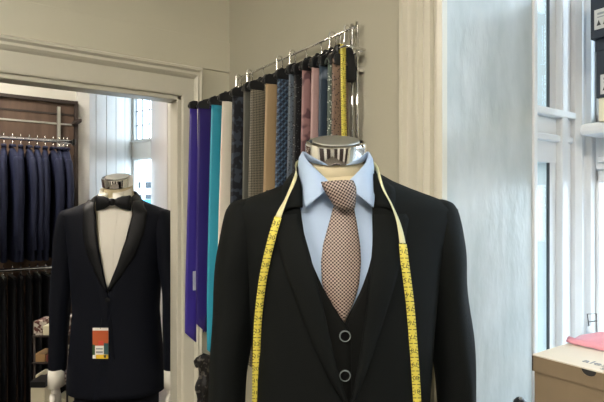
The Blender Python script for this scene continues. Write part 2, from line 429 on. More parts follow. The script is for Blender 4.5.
# ================================================================== OUTDOORS
struct(MB().box(-30, 60, -40, 60, -3.1, -3.0).build('ground', M['ground']))
XFc = Matrix.Rotation(-T35, 4, 'Z')                  # view-aligned axes -> room axes
bd = thing('shop_building', 'pale building with a blue fascia and red lettering across the street from the bay window', 'building', (c2r(6.0, 12)[0], c2r(6.0, 12)[1], -3), -T35)
def pc(mb, name, m, par, **k): return mb.build(name, m, par, xf=XFc, **k)
pc(MB().box(3.8, 11, 12, 16, -3, zt(.9)), 'wall', M['facade'], bd)
pc(MB().box(3.8, 11, 11.9, 12.05, zt(-1.23), zt(-.42)), 'fascia', M['signblue'], bd)
mb = MB(); add_text(mb, 'W W W', .8, frame((6.5, 11.88, zt(-.82)), (1, 0, 0), (0, 0, 1)), .02); pc(mb, 'lettering', M['signred'], bd)
pc(MB().box(3.8, 11, 11.85, 12.05, zt(-2.1), zt(-1.27)), 'shutter_panel', M['facade2'], bd)
for i in range(9): pc(MB().box(4 + i * .8, 4.5 + i * .8, 11.93, 12.05, zt(-3), zt(-2.12)), 'shop_window', M['extglass'], bd)
pc(MB().box(3.8, 11, 11.9, 12.02, zt(.30), zt(.38)), 'string_course', M['mintpaint'], bd)
vn = thing('delivery_van', 'white van parked in the street outside the bay window', 'van', (c2r(4.7, 8.6)[0], c2r(4.7, 8.6)[1], -3), -T35)
pts = [(2.4, -2.7), (2.4, -1.9), (3.2, -1.5), (3.7, -.22), (6.6, -.18), (6.75, -.4), (6.75, -2.7)]
pc(MB().extr([(x, 7.8, z) for x, z in pts], (0, 1.9, 0)), 'body', M['van'], vn, bevel=.05)
pc(MB().extr([(3.35, 7.79, -1.35), (3.75, 7.79, -.5), (4.4, 7.79, -.5), (4.4, 7.79, -1.35)], (0, -.01, 0)), 'side_window', M['extglass'], vn)
for x in (3.2, 5.9):
    pc(MB().lathe([(.02, 0), (.33, 0), (.36, .04), (.36, .2), (.33, .24), (.02, .24)], (x, 7.95, -2.64), Matrix.Rotation(PI / 2, 3, 'X'), 24), 'wheel', M['tyre'], vn)
fb_ = thing('terrace_building', 'pale distant terrace with rows of windows seen through the far window', 'building', (c2r(-6.5, 24)[0], c2r(-6.5, 24)[1], -3), -T35)
pc(MB().box(-12, -2, 24, 30, -3, zt(1.2)), 'wall', M['facade'], fb_)
for i in range(14):
    pc(MB().box(-11.7 + i * .7, -11.25 + i * .7, 23.95, 24.05, zt(.82), zt(1.10)), 'window', M['extglass'], fb_)
    pc(MB().box(-11.7 + i * .7, -11.2 + i * .7, 23.95, 24.05, zt(.30), zt(.50)), 'window', M['extglass'], fb_)
pc(MB().box(-12, -2, 23.6, 24.05, zt(-.1), zt(.26)), 'awning', M['facade2'], fb_)
pc(MB().extr([(-12.2, 24, zt(1.2)), (-12.2, 27, zt(1.5)), (-12.2, 30, zt(1.2))], (10.4, 0, 0)), 'roof', M['pantile'], fb_)

# ================================================================== MANNEQUINS
def lerp_table(tab, z):
    if z >= tab[0][0]: return tab[0][1:]
    for p, q in zip(tab[:-1], tab[1:]):
        if p[0] >= z >= q[0]:
            t = (p[0] - z) / (p[0] - q[0]); return [a + (b - a) * t for a, b in zip(p[1:], q[1:])]
    return tab[-1][1:]
NEXP = 2.35
# z, half width, front depth, back depth
BODY = [(.060, .074, .062, .085), (.045, .100, .074, .090), (.030, .136, .084, .094), (.014, .180, .092, .096), (.000, .215, .098, .096),
        (-.010, .227, .101, .096), (-.030, .224, .106, .098), (-.08, .205, .118, .105), (-.14, .190, .128, .108), (-.25, .178, .128, .098),
        (-.40, .168, .122, .090), (-.52, .178, .126, .100), (-.68, .192, .130, .115)]
def body(z): return lerp_table(BODY, z)
def yfront(x, z, off=0):
    a, bf, bb = body(z); a += off; bf += off
    t = min(.999, abs(x) / a); return -bf * (1 - t ** NEXP) ** (1 / NEXP)
class Man:
    def __init__(s, X0, Y0, bx=0): s.X0 = X0; s.Y0 = Y0; s.bx = bx
    def fp(s, px, py, off=0):                           # a point on the front surface seen along a given direction
        d = s.Y0 - .12
        for _ in range(12):
            x = (px - 302) / 500 * d - s.X0; z = (205 - py) / 500 * d
            d = s.Y0 + yfront(x, z, off)
        return x, z
def ring_pts(z, off, x0, x1, n=30, side=None):
    pass
def patch(rowsL, rowsR, off, n=10, zs=None, bulge=0, offz=None):
    """cloth patch on the torso: polylines (x,z) for the left and right edge, top to bottom"""
    def at(pl, z):
        if z >= pl[0][1]: return pl[0][0]
        for p, q in zip(pl[:-1], pl[1:]):
            if p[1] >= z >= q[1]:
                t = (p[1] - z) / max(1e-6, p[1] - q[1]); return p[0] + (q[0] - p[0]) * t
        return pl[-1][0]
    ztop = min(rowsL[0][1], rowsR[0][1]); zbot = max(rowsL[-1][1], rowsR[-1][1])
    N = max(6, int((ztop - zbot) / .009)); rows = []; uvs = []
    for j in range(N + 1):
        z = ztop + (zbot - ztop) * j / N; l = at(rowsL, z); r = at(rowsR, z); row = []; uv = []
        for i in range(n + 1):
            t = i / n; x = l + (r - l) * t
            o = off if offz is None else off + offz(t, z)
            row.append((x, yfront(x, z, 0) - o - bulge * math.sin(PI * t), z)); uv.append((x, z))
        rows.append(row); uvs.append(uv)
    return MB().grid(rows, uvs)
def fold(x, z, seed):
    return noise.noise(Vector((x * 9 + seed, z * 5, seed))) * .006

def jacket_half(side, edge, off, zs, seed=0, nf=22):
    """half of a jacket shell: from the front edge round the side to the centre back"""
    rows = []
    for z in zs:
        a, bf, bb = body(z); a += off; bf += off; bb += off
        xe = edge(z) * side                               # signed along this side
        p = 2 / NEXP
        t0 = math.copysign(abs(max(-.99, min(.99, xe / a))) ** (1 / p), xe); th0 = math.asin(t0)
        row = []
        for i in range(nf + 1):
            th = th0 + (PI - th0) * i / nf
            sx = math.sin(th); cx = math.cos(th)
            x = a * math.copysign(abs(sx) ** p, sx); b = bf if cx > 0 else bb
            y = -b * math.copysign(abs(cx) ** p, cx)
            k = fold(x * side, z, seed)
            if z < -.02: y += k * (1 if cx > 0 else -1)
            row.append((x * side, y, z))
        rows.append(row)
    return rows
def sleeve(side, length, seed=0, droop=0):
    tab = [(.012, .188, .012, .030), (.004, .190, .030, .052), (-.012, .190, .040, .062), (-.04, .190, .047, .068), (-.10, .198, .050, .068), (-.17, .206, .045, .060), (-.25, .217, .040, .055),
           (-.33, .224, .037, .052), (-.42, .227, .035, .048), (-.55, .230, .033, .044), (-length, .231, .032, .042)]
    rings = []
    zs = [t[0] for t in tab]; fine = []
    for a, b in zip(zs[:-1], zs[1:]): fine += [a, (a + b) / 2]
    fine.append(zs[-1])
    for z in fine:
        cx, rx, ry = lerp_table(tab, z); yc = -.005 - max(0, -z - .2) * .05
        ring = []
        for k in range(24):
            th = 2 * PI * k / 24
            x = cx + rx * math.cos(th); y = yc + ry * math.sin(th)
            w = noise.noise(Vector((math.cos(th) * 1.5 + seed, math.sin(th) * 1.5, z * 9 + seed))) * .007 * min(1, max(0, (-z - .02) * 8))
            ring.append(((x + w * math.cos(th)) * side, y + w * math.sin(th), z))
        rings.append(ring)
    return MB().loft(rings)

def ribbon(pts, wd, w, m, name, parent, xf, th=.0006):
    rows = []; d = 0; uvs = []
    for i, (p, u) in enumerate(zip(pts, wd)):
        p = Vector(p); u = Vector(u).normalized()
        if i: d += (p - Vector(pts[i - 1])).length
        rows.append([p - u * w / 2, p, p + u * w / 2]); uvs.append([(0, d), (w / 2, d), (w, d)])
    return MB().grid(rows, uvs).build(name, m, parent, xf=xf, solid=th, smooth=True), d
def smooth_path(pts, n=6):
    out = []
    P = [Vector(p) for p in pts]
    for i in range(len(P) - 1):
        p0 = P[max(0, i - 1)]; p1 = P[i]; p2 = P[i + 1]; p3 = P[min(len(P) - 1, i + 2)]
        for k in range(n):
            t = k / n
            out.append(.5 * ((2 * p1) + (-p0 + p2) * t + (2 * p0 - 5 * p1 + 4 * p2 - p3) * t * t + (-p0 + 3 * p1 - 3 * p2 + p3) * t ** 3))
    out.append(P[-1]); return out
def tape_marks(pts, wd, w, parent, xf, start=0, flip=1, nmin=0, label='markings', size=.0075, both=False):
    """ticks every 5 mm and a numeral every 25 mm on the outward side of a tape"""
    mb = MB(); d = 0; nxt = 0; num = start
    for i in range(1, len(pts)):
        a = Vector(pts[i - 1]); b = Vector(pts[i]); L = (b - a).length; t = (b - a).normalized()
        u = Vector(wd[i]).normalized(); nrm = u.cross(t).normalized() * flip
        while nxt <= d + L:
            p = a + t * (nxt - d); k = round(nxt / .00635)
            lw = .006 if k % 4 == 0 else .003
            if nxt >= nmin:
                for s_ in (-1, 1):
                    q = p + u * s_ * (w / 2 - lw / 2) + nrm * .0009
                    e1 = u * lw / 2; e2 = t * .0007
                    mb.add([q - e1 - e2, q + e1 - e2, q + e1 + e2, q - e1 + e2], [(0, 1, 2, 3)])
                if k % 4 == 2:
                    num += 1
                    tt = t if u.cross(t).dot(nrm) > 0 else -t
                    add_text(mb, str(num), .0115, frame(p + nrm * .0009, u, tt), 0)
            nxt += .00635
        d += L
    return mb.build('printed_scale', M['tapeink'], parent, xf=xf)

def neck_and_cap(root, xf, nx, col, capz, facets=False):
    R = Matrix.Rotation(math.radians(19), 3, 'X')       # neck leans forward
    c = Vector((nx, -.012, capz))
    MB().lathe([(.01, -.20), (.062, -.20), (.060, -.10), (.057, -.06), (.0575, -.033), (.01, -.033)], c, R).build('neck', M[col], root, xf=xf, smooth=True)
    cap = MB().lathe([(.01, -.033), (.0608, -.033), (.0608, -.004), (.059, 0), (.054, .0015), (.052, 0.0005), (.036, .001), (.034, .003), (.020, .003), (.018, .0015), (.001, .0015)], c, R, 56)
    cp = cap.build('neck_cap', M['chrome'], root, xf=xf); 
    for p in cp.data.polygons: p.use_smooth = True
    md = cp.modifiers.new('Edge', 'EDGE_SPLIT'); md.split_angle = math.radians(35)
    MB().lathe([(.001, .0042), (.046, .0036), (.0465, .001), (.001, .001)], c, R, 48).build('cap_plate', M['steel'], cp, xf=xf)
    return c, R

def shirt_collar(root, shirt, xf, nx, m, tip):
    """folded collar: fold line high at the back, two pointed leaves at the front"""
    tx, ty, tz = tip
    mb = MB()
    for sd in (-1, 1):
        foldl = [(nx + sd * .010, -.086, .034), (nx + sd * .022, -.084, .046), (nx + sd * .040, -.074, .064), (nx + sd * .057, -.050, .084), (nx + sd * .066, -.015, .102), (nx + sd * .064, .020, .108), (nx + sd * .046, .048, .108), (nx, .060, .108)]
        bott = [(nx + sd * tx, ty, tz), (nx + sd * (tx + .003), ty + .012, tz + .012), (nx + sd * (tx + .006), ty + .03, tz + .028), (nx + sd * .071, -.045, .042), (nx + sd * .0735, -.01, .056), (nx + sd * .071, .025, .064), (nx + sd * .052, .056, .070), (nx, .070, .072)]
        F = smooth_path(foldl, 4); Bt = smooth_path(bott, 4); rows = []
        inner = []
        for f, b in zip(F, Bt):
            mid = (f + b) / 2; out = Vector((mid.x - nx, mid.y, 0)).normalized()
            c0 = f - Vector((0, 0, .03)) - out * .006
            row = [c0, f - out * .003 - Vector((0, 0, .004)), f, f * .75 + b * .25 + out * .004, f * .5 + b * .5 + out * .004, f * .25 + b * .75 + out * .002, b]
            rows.append(row)
        mb.grid(rows)
    return mb.build('collar', m, shirt, xf=xf, smooth=True, solid=.0022)

# ------------------------------------------------------------ mannequin in the black three-piece suit
m1 = Man(.078, 1.0)
W1 = c2r(.078, 1.0)
XF1 = Matrix.Translation((W1[0], W1[1], H)) @ Matrix.Rotation(-T35, 4, 'Z')
man = thing('mannequin', 'headless mannequin in black three-piece suit, pale blue shirt and brown houndstooth tie', 'mannequin', (W1[0], W1[1], 0), -T35)
NX = -.011
capc, capR = neck_and_cap(man, XF1, NX, 'cream', .125)
# torso form
mb = MB(); rings = []
for z in (.055, .03, 0, -.05, -.15, -.3, -.45, -.62):
    a, bf, bb = body(z); k = .80
    rings.append([(a * k * math.cos(2 * PI * i / 32), (bf if math.sin(2 * PI * i / 32) < 0 else bb) * (k - .08) * math.sin(2 * PI * i / 32), z) for i in range(32)])
mb.loft(rings).build('torso', M['cream'], man, xf=XF1, smooth=True)
MB().tube([(0, 0, -.6), (0, 0, -1.47)], .014, 16).build('stand_pole', M['chrome'], man, xf=XF1, smooth=True)
MB().lathe([(.01, -1.5), (.17, -1.5), (.17, -1.49), (.05, -1.475), (.02, -1.46), (.01, -1.46)]).build('stand_base', M['chrome'], man, xf=XF1)

def P1f(pl, off=0): return [m1.fp(x, y, off) for x, y in pl]
# shirt
shL = P1f([(296, 186), (296, 200), (300, 235), (308, 262), (316, 290), (330, 318)]); shR = P1f([(378, 186), (378, 200), (378, 240), (376, 262), (366, 290), (352, 318)])
shirt = patch(shL, shR, -.014, 14).build('shirt', M['shirt_blue'], man, xf=XF1, smooth=True, solid=.002)
shirt_collar(man, shirt, XF1, NX, M['shirt_blue'], (.060, -.112, -.004))
plk = [(x, z) for x, z in P1f([(333, 200), (334, 318)])]; plr = P1f([(352, 200), (352, 318)])
patch(plk, plr, -.011, 4).build('button_placket', M['shirt_blue'], shirt, xf=XF1, solid=.002)
# tie
tL = P1f([(334.5, 205), (330, 222), (323.5, 245), (321.5, 262), (322.5, 285), (330, 302), (343, 320)]); tR = P1f([(353, 205), (356.5, 222), (360, 245), (361, 262), (359, 285), (354, 302), (345.5, 320)])
tie = patch(tL, tR, -.006, 12, bulge=.007).build('necktie', M['tie_brown'], man, xf=XF1, smooth=True, solid=.004)
def knotrow(pts, off, bul):
    out = []
    return out
KL = [(322, 182), (324, 188), (330, 197), (336, 207)]; KR = [(352, 181), (355, 187), (355, 197), (353.5, 208)]
rows = []; uvs = []
for j in range(9):
    t = j / 8
    def pick(pl):
        f = t * 3; i = min(2, int(f)); g = f - i
        return (pl[i][0] + (pl[i + 1][0] - pl[i][0]) * g, pl[i][1] + (pl[i + 1][1] - pl[i][1]) * g)
    l = pick(KL); r = pick(KR); dep = .885 - .004 * math.sin(PI * t); row = []; uv = []
    for i in range(11):
        s_ = i / 10; px = l[0] + (r[0] - l[0]) * s_; py = l[1] + (r[1] - l[1]) * s_ + 2.2 * math.sin(PI * s_) * (t - .3)
        dd = dep - .012 * math.sin(PI * s_) ** .6 + .006
        p = ((px - 302) / 500 * dd - .078, dd - 1.0, (205 - py) / 500 * dd); row.append(p); uv.append((p[0] * .97 + p[2] * .25, p[2] * .97 - p[0] * .25))
    rows.append(row); uvs.append(uv)
MB().grid(rows, uvs).build('tie_knot', M['tie_brown'], tie, xf=XF1, smooth=True, solid=.006)
# waistcoat
vL = P1f([(296, 190), (299, 215), (306, 245), (314, 268), (324, 290), (334, 307), (343.5, 322)]); vR = P1f([(380, 190), (377, 215), (374, 250), (369, 270), (361, 292), (353, 308), (346, 322)])
dnL = P1f([(350, 332), (352, 345), (352, 470)]); dnR = P1f([(343, 330), (342, 345), (342, 470)])
outL = [(vL[0][0] - .06, vL[0][1]), (-.14, dnL[-1][1])]; outR = [(vR[0][0] + .06, vR[0][1]), (.14, dnR[-1][1])]
wcL = patch(outL, vL + dnL, -.004, 14).build('waistcoat', M['black2'], man, xf=XF1, smooth=True, solid=.003)
patch(vR + dnR, outR, -.0065, 14).build('waistcoat_front', M['black2'], wcL, xf=XF1, smooth=True, solid=.003)
eg = [m1.fp(x, y, 0) for x, y in [(349, 322), (351.5, 340), (352, 375), (352, 430)]]
patch([(x - .0012, z) for x, z in eg], [(x, z) for x, z in eg], .001, 2).build('front_edge', M['black2'], wcL, xf=XF1, solid=.002)
for py in (336, 375.5, 415):
    x, z = m1.fp(345, py); y = yfront(x, z) - .0
    Rb = Matrix.Rotation(PI / 2, 3, 'X')
    bt = MB().lathe([(.001, 0), (.0098, 0), (.0098, .003), (.0075, .0032), (.006, .002), (.001, .002)], (x, y + .0005, z), Rb, 28).build('button', M['btn'], wcL, xf=XF1)
    MB().lathe([(.0078, .0025), (.0084, .0041), (.0096, .0041), (.0101, .0025), (.0101, .001), (.0078, .001)], (x, y + .0005, z), Rb, 28, False).build('button_rim', M['btnrim'], bt, xf=XF1, smooth=True)
# jacket
ez = P1f([(299, 182), (299.5, 200), (303, 230), (311, 258), (320, 295), (329.5, 335), (336.5, 368), (345, 396), (350, 410)])
ezr = P1f([(374, 182), (372, 205), (373, 240), (370.5, 270), (366, 312), (360, 355), (354, 390), (347, 410)])
def edge_fn(pl, endx):
    def f(z):
        if z >= pl[0][1]: return pl[0][0]
        for p, q in zip(pl[:-1], pl[1:]):
            if p[1] >= z >= q[1]: return p[0] + (q[0] - p[0]) * (p[1] - z) / (p[1] - q[1])
        return pl[-1][0] + (endx - pl[-1][0]) * min(1, (pl[-1][1] - z) / .3)
    return f
ZS = [.058, .045, .03, .014, .004, -.004, -.010, -.018, -.03] + [-.05 - .021 * i for i in range(30)]
def make_jacket(name, m, root, xf, eL, eR, seed=0, extra=0):
    Z_ = ZS + [ZS[-1] - .02 * (k + 1) for k in range(extra)]
    mb = MB(); mb.grid(jacket_half(-1, eL, 0, Z_, seed)); r = jacket_half(1, eR, .0015, Z_, seed + 3); mb.grid(r)
    jk = mb.build(name, m, root, xf=xf, smooth=True, solid=.004)
    return jk
jk = make_jacket('suit_jacket', M['black'], man, XF1, edge_fn(ez, .03), edge_fn(ezr, -.03))
for sd in (-1, 1): sleeve(sd, .63, seed=sd * 2.3).build('sleeve', M['black'], jk, xf=XF1, smooth=True, sub=1)
# lapels and collar leaves
loL = P1f([(276, 214), (271, 217), (276, 240), (287, 275), (300, 310), (314, 345), (330, 378), (346, 404)])
liL = P1f([(297.5, 214), (299, 220), (303, 232), (311, 258), (320, 295), (329.5, 335), (336.5, 368), (348, 404)])
patch([(loL[0][0] + .0, loL[0][1])] + loL[1:], liL, .006, 8, offz=lambda t, z: .003 * math.sin(PI * t) + .002 * t).build('lapel', M['black'], jk, xf=XF1, smooth=True, solid=.003)
liR = P1f([(373.5, 214), (373.5, 220), (373, 240), (370.5, 270), (366, 312), (360, 355), (354, 388), (349, 405)])
loR = P1f([(402, 212), (408, 216), (404, 240), (396, 275), (385, 312), (373, 350), (360, 385), (352, 405)])
patch(liR, loR, .008, 8, offz=lambda t, z: .003 * math.sin(PI * t) + .002 * (1 - t)).build('lapel', M['black'], jk, xf=XF1, smooth=True, solid=.003)
for sd in (-1, 1):
    fold_ = [(NX + sd * .066, -.101, -.004), (NX + sd * .067, -.084, .026), (NX + sd * .071, -.055, .048), (NX + sd * .0755, -.012, .064), (NX + sd * .073, .030, .074), (NX + sd * .054, .064, .080), (NX, .079, .082)]
    gor = m1.fp(283 if sd < 0 else 393, 211)
    out_ = [(gor[0], yfront(*gor) - .010, gor[1]), (sd * .104 + NX, -.082, .022), (sd * .102 + NX, -.058, .036), (sd * .100 + NX, -.020, .044), (sd * .094 + NX, .03, .048), (sd * .068 + NX, .078, .050), (NX, .096, .050)]
    A = smooth_path(fold_, 4); C_ = smooth_path(out_, 4)
    rows = [[a, a * .66 + b * .34 + Vector((sd * .001, -.001, .003)), a * .33 + b * .67 + Vector((sd * .001, -.001, .002)), b] for a, b in zip(A, C_)]
    MB().grid(rows).build('jacket_collar', M['black'], jk, xf=XF1, smooth=True, solid=.004)

# measuring tape round the neck
def front_pt(px, py, off):
    x, z = m1.fp(px, py, 0); return (x, yfront(x, z) - off, z)
lp = [front_pt(*p) for p in ((257, 462, .013), (256, 420, .013), (256.5, 390, .013), (257, 355, .013), (259, 315, .013), (264, 275, .013), (271, 243, .014), (278.5, 217, .015), (287, 198, .018))]
side_l = [(-.078 + NX, -.058, .056), (-.0795 + NX, -.012, .074), (-.072 + NX, .040, .088), (-.03 + NX, .082, .094)]
side_r = [(.03 + NX, .082, .094), (.072 + NX, .040, .088), (.0795 + NX, -.012, .074), (.078 + NX, -.058, .056)]
rp = [front_pt(*p) for p in ((382, 190, .020), (390, 205, .018), (397, 223, .016), (401, 243, .015), (403, 262, .016), (408, 300, .015), (411.5, 340, .014), (414, 375, .014), (415.5, 402, .014), (416, 440, .014), (416, 460, .014))]
allp = lp + side_l + side_r + rp
wd_all = [(1, 0, 0)] * 6 + [(1, -.1, -.1), (1, -.5, -.2), (.35, -.9, -.25)] + [(.3, -.35, -.9), (.2, .1, -1), (.1, .2, -1), (.0, .3, -1), (-.05, .3, -1), (-.1, .2, -1), (-.2, .1, -1), (-.3, -.35, -.9)] + [(-.35, -.9, -.3), (-.45, -.85, .1), (-.75, -.6, .3), (-.95, -.2, .1), (-1, 0, 0)] + [(-1, 0, 0)] * 6
PT = smooth_path(allp, 6); WT = smooth_path(wd_all, 6)
tp = thing('measuring_tape', 'yellow measuring tape draped round the neck of the black-suited mannequin', 'measuring tape', tuple(XF1 @ Vector((0, .085, .104))), -T35)
ribbon(PT[:43], WT[:43], .0140, M['tape'], 'tape_band', tp, XF1); ribbon(PT[42:6 * 20 + 1], WT[42:6 * 20 + 1], .0115, M['tapeback'], 'tape_underside', tp, XF1); ribbon(PT[6 * 20:], WT[6 * 20:], .0145, M['tape'], 'tape_band', tp, XF1)
nl = 6 * 7
tape_marks(PT[:nl + 1], WT[:nl + 1], .0140, tp, XF1, start=12, flip=1)
nr = 6 * 20
tape_marks(PT[nr:], WT[nr:], .0145, tp, XF1, start=70, flip=1)

# ------------------------------------------------------------ mannequin in the tuxedo, beyond the doorway
m2 = Man(-.795, 2.15)
W2 = c2r(-.795, 2.15)
S2 = 1.05
XF2 = Matrix.Translation((W2[0], W2[1], H - .03)) @ Matrix.Rotation(-T35, 4, 'Z') @ Matrix.Scale(S2, 4)
_fp = m2.fp
def f2(px, py):                                          # body sits 3 cm lower
    d = m2.Y0 - .12
    for _ in range(12):
        x = ((px - 302) / 500 * d - m2.X0) / S2; z = ((205 - py) / 500 * d + .03) / S2; d = m2.Y0 + yfront(x, z) * S2
    return x, z
tux = thing('mannequin', 'headless mannequin in midnight navy tuxedo with black bow tie, standing beyond the doorway', 'mannequin', (W2[0], W2[1], 0), -T35)
neck_and_cap(tux, XF2, .004, 'cream', .142)
mb = MB(); rings = []
for z in (.055, .03, 0, -.05, -.15, -.3, -.45, -.62):
    a, bf, bb = body(z); k = .80
    rings.append([(a * k * math.cos(2 * PI * i / 32), (bf if math.sin(2 * PI * i / 32) < 0 else bb) * (k - .08) * math.sin(2 * PI * i / 32), z) for i in range(32)])
mb.loft(rings).build('torso', M['cream'], tux, xf=XF2, smooth=True)
# cap facets (dark reflective blocks round the band)
Q = lambda pl: [f2(x, y) for x, y in pl]
sh2 = patch(Q([(98, 198), (97, 215), (98, 240), (101, 262), (105, 287)]), Q([(134, 198), (132, 215), (126, 240), (118, 265), (110, 287)]), -.010, 10).build('shirt', M['shirt_white'], tux, xf=XF2, smooth=True, solid=.002)
patch(Q([(110, 212), (109, 287)]), Q([(117, 212), (112, 287)]), -.007, 3).build('button_placket', M['shirt_white'], sh2, xf=XF2, solid=.0015)
# standing wing collar
mb = MB(); rows = []
for i in range(29):
    a = -PI / 2 + .16 + (2 * PI - .32) * i / 28; cx, cy = math.cos(a), math.sin(a); fr = max(0, -cy)
    top = .098 - fr * .022
    rows.append([(cx * .066, cy * .068 - .012, .03 - fr * .01), (cx * .063, cy * .065 - .010, .06), (cx * .061, cy * .063 - .012, top)])
mb.grid(rows)
for sd in (-1, 1): mb.add([(sd * .012, -.080, .068), (sd * .05, -.060, .074), (sd * .056, -.075, .045), (sd * .020, -.096, .048)], [(0, 1, 2, 3)])
mb.build('wing_collar', M['shirt_white'], sh2, xf=XF2, smooth=True, solid=.002)
# bow tie
mb = MB()
for sd in (-1, 1):
    rings = []
    for t, hw, dp in ((0, .010, .008), (.25, .019, .011), (.5, .026, .014), (.75, .028, .011), (.92, .031, .013), (1.0, .030, .006)):
        x = sd * (.006 + .062 * t); c = (x + .020, -.104 + .012 * t, .040 - .004 * t)
        rings.append([(c[0], c[1] - dp * math.cos(a) * .9, c[2] + hw * math.sin(a) * (1.0 if abs(math.sin(a)) > .3 else 1)) for a in [2 * PI * k / 14 for k in range(14)]])
    mb.loft(rings)
bw = mb.build('bow_tie', M['satin'], tux, xf=XF2, smooth=True)
mb = MB(); mb.lathe([(.001, -.014), (.010, -.012), (.013, 0), (.010, .012), (.001, .014)], (.020, -.110, .040)); mb.build('knot', M['satin'], bw, xf=XF2, smooth=True)
mb = MB(); 
rows = []
for i in range(25):
    a = -PI / 2 + 2 * PI * i / 24; rows.append([(math.cos(a) * .069, math.sin(a) * .071 - .012, .040 + .012 * math.sin(a)), (math.cos(a) * .069, math.sin(a) * .071 - .012, .055 + .012 * math.sin(a))])
mb.grid(rows); mb.build('neck_band', M['satin'], bw, xf=XF2, smooth=True, solid=.002)
eL2 = Q([(97, 196), (96, 215), (97, 240), (101, 262), (107, 288), (113, 330), (114, 345)]); eR2 = Q([(136, 196), (133, 215), (126.5, 240), (118, 265), (109, 288), (106, 330), (104, 345)])
jk2 = make_jacket('dinner_jacket', M['tux'], tux, XF2, edge_fn(eL2, .06), edge_fn(eR2, -.06), seed=9, extra=3)
for sd in (-1, 1):
    sleeve(sd, .66, seed=sd * 3.7 + 5).build('sleeve', M['tux'], jk2, xf=XF2, smooth=True, sub=1)
    mb = MB(); mb.loft([[(sd * (.232 + .029 * math.cos(a)) , -.035 + .040 * math.sin(a), z) for a in [2 * PI * k / 20 for k in range(20)]] for z in (-.63, -.70)])
    mb.build('shirt_cuff', M['shirt_white'], sh2, xf=XF2, smooth=True)
    # hand: palm plus thumb and four slightly curled fingers
    hb = MB(); hc = Vector((sd * .232, -.04, -.70))
    hb.loft([[(hc.x + rx * math.cos(a), hc.y + ry * math.sin(a), hc.z + dz) for a in [2 * PI * k / 14 for k in range(14)]] for dz, rx, ry in ((.03, .016, .024), (-.01, .014, .024), (-.05, .014, .038), (-.085, .012, .038))])
    for q, (oy, ln) in enumerate(((-.029, .062), (-.010, .070), (.010, .066), (.028, .052))):
        hb.tube([(hc.x, hc.y + oy, hc.z - .075), (hc.x - sd * .004, hc.y + oy, hc.z - .075 - ln * .5), (hc.x - sd * .014, hc.y + oy, hc.z - .075 - ln)], [.0095, .0088, .006], 10)
    hb.tube([(hc.x, hc.y - .024, hc.z - .025), (hc.x - sd * .008, hc.y - .046, hc.z - .055), (hc.x - sd * .014, hc.y - .050, hc.z - .085)], [.011, .010, .007], 10)
    hb.build('hand', M['skin_white'], tux, xf=XF2, smooth=True)
    # shawl lapel
    if sd < 0:
        inn = Q([(96, 200), (96, 215), (97, 240), (101, 262), (107, 288), (108, 290)]); out = Q([(89, 200), (84, 215), (83, 232), (88, 255), (99, 280), (107, 291)])
        patch(out, inn, .006, 7, offz=lambda t, z: .004 * math.sin(PI * t)).build('lapel', M['satin'], jk2, xf=XF2, smooth=True, solid=.004)
    else:
        inn = Q([(135, 200), (133, 215), (126.5, 240), (118, 265), (109, 288), (108, 290)]); out = Q([(143, 200), (148, 212), (145, 232), (136, 255), (120, 278), (110, 291)])
        patch(inn, out, .008, 7, offz=lambda t, z: .004 * math.sin(PI * t)).build('lapel', M['satin'], jk2, xf=XF2, smooth=True, solid=.004)
    fo = [(sd * .068, -.075, .040), (sd * .072, -.045, .058), (sd * .074, -.01, .070), (sd * .070, .030, .080), (sd * .048, .066, .086), (0, .082, .088)]
    ou = [(sd * .098, -.075, .020), (sd * .100, -.045, .036), (sd * .098, -.01, .046), (sd * .088, .04, .050), (sd * .06, .082, .050), (0, .098, .050)]
    A = smooth_path(fo, 4); C_ = smooth_path(ou, 4)
    MB().grid([[a, (a + b) / 2 + Vector((0, 0, .004)), b] for a, b in zip(A, C_)]).build('jacket_collar', M['satin'], jk2, xf=XF2, smooth=True, solid=.004)
x, z = f2(108, 300)
MB().lathe([(.001, 0), (.010, 0), (.010, .003), (.001, .004)], (x, yfront(x, z) - .003, z), Matrix.Rotation(PI / 2, 3, 'X'), 24).build('button', M['satin'], jk2, xf=XF2)
# trousers and feet of the tuxedo mannequin
mb = MB()
rings = [[(.165 * math.cos(a), .10 * math.sin(a), z) for a in [2 * PI * k / 28 for k in range(28)]] for z in (-.45, -.60, -.72)]
mb.loft(rings)
for sd in (-1, 1):
    mb.loft([[(sd * cx + rx * math.cos(a), ry * math.sin(a), z) for a in [2 * PI * k / 20 for k in range(20)]] for z, cx, rx, ry in ((-.66, .082, .085, .098), (-.8, .085, .082, .090), (-1.05, .09, .066, .075), (-1.30, .095, .056, .068))])
mb.build('trousers', M['tux'], tux, xf=XF2, smooth=True)
for sd in (-1, 1):
    MB().loft([[(sd * .095 + rx * math.cos(a), -.03 + ry * math.sin(a), z) for a in [2 * PI * k / 20 for k in range(20)]] for z, rx, ry in ((-1.399, .045, .12), (-1.37, .045, .12), (-1.33, .038, .07), (-1.27, .035, .045))]).build('foot', M['skin_white'], tux, xf=XF2, smooth=True)
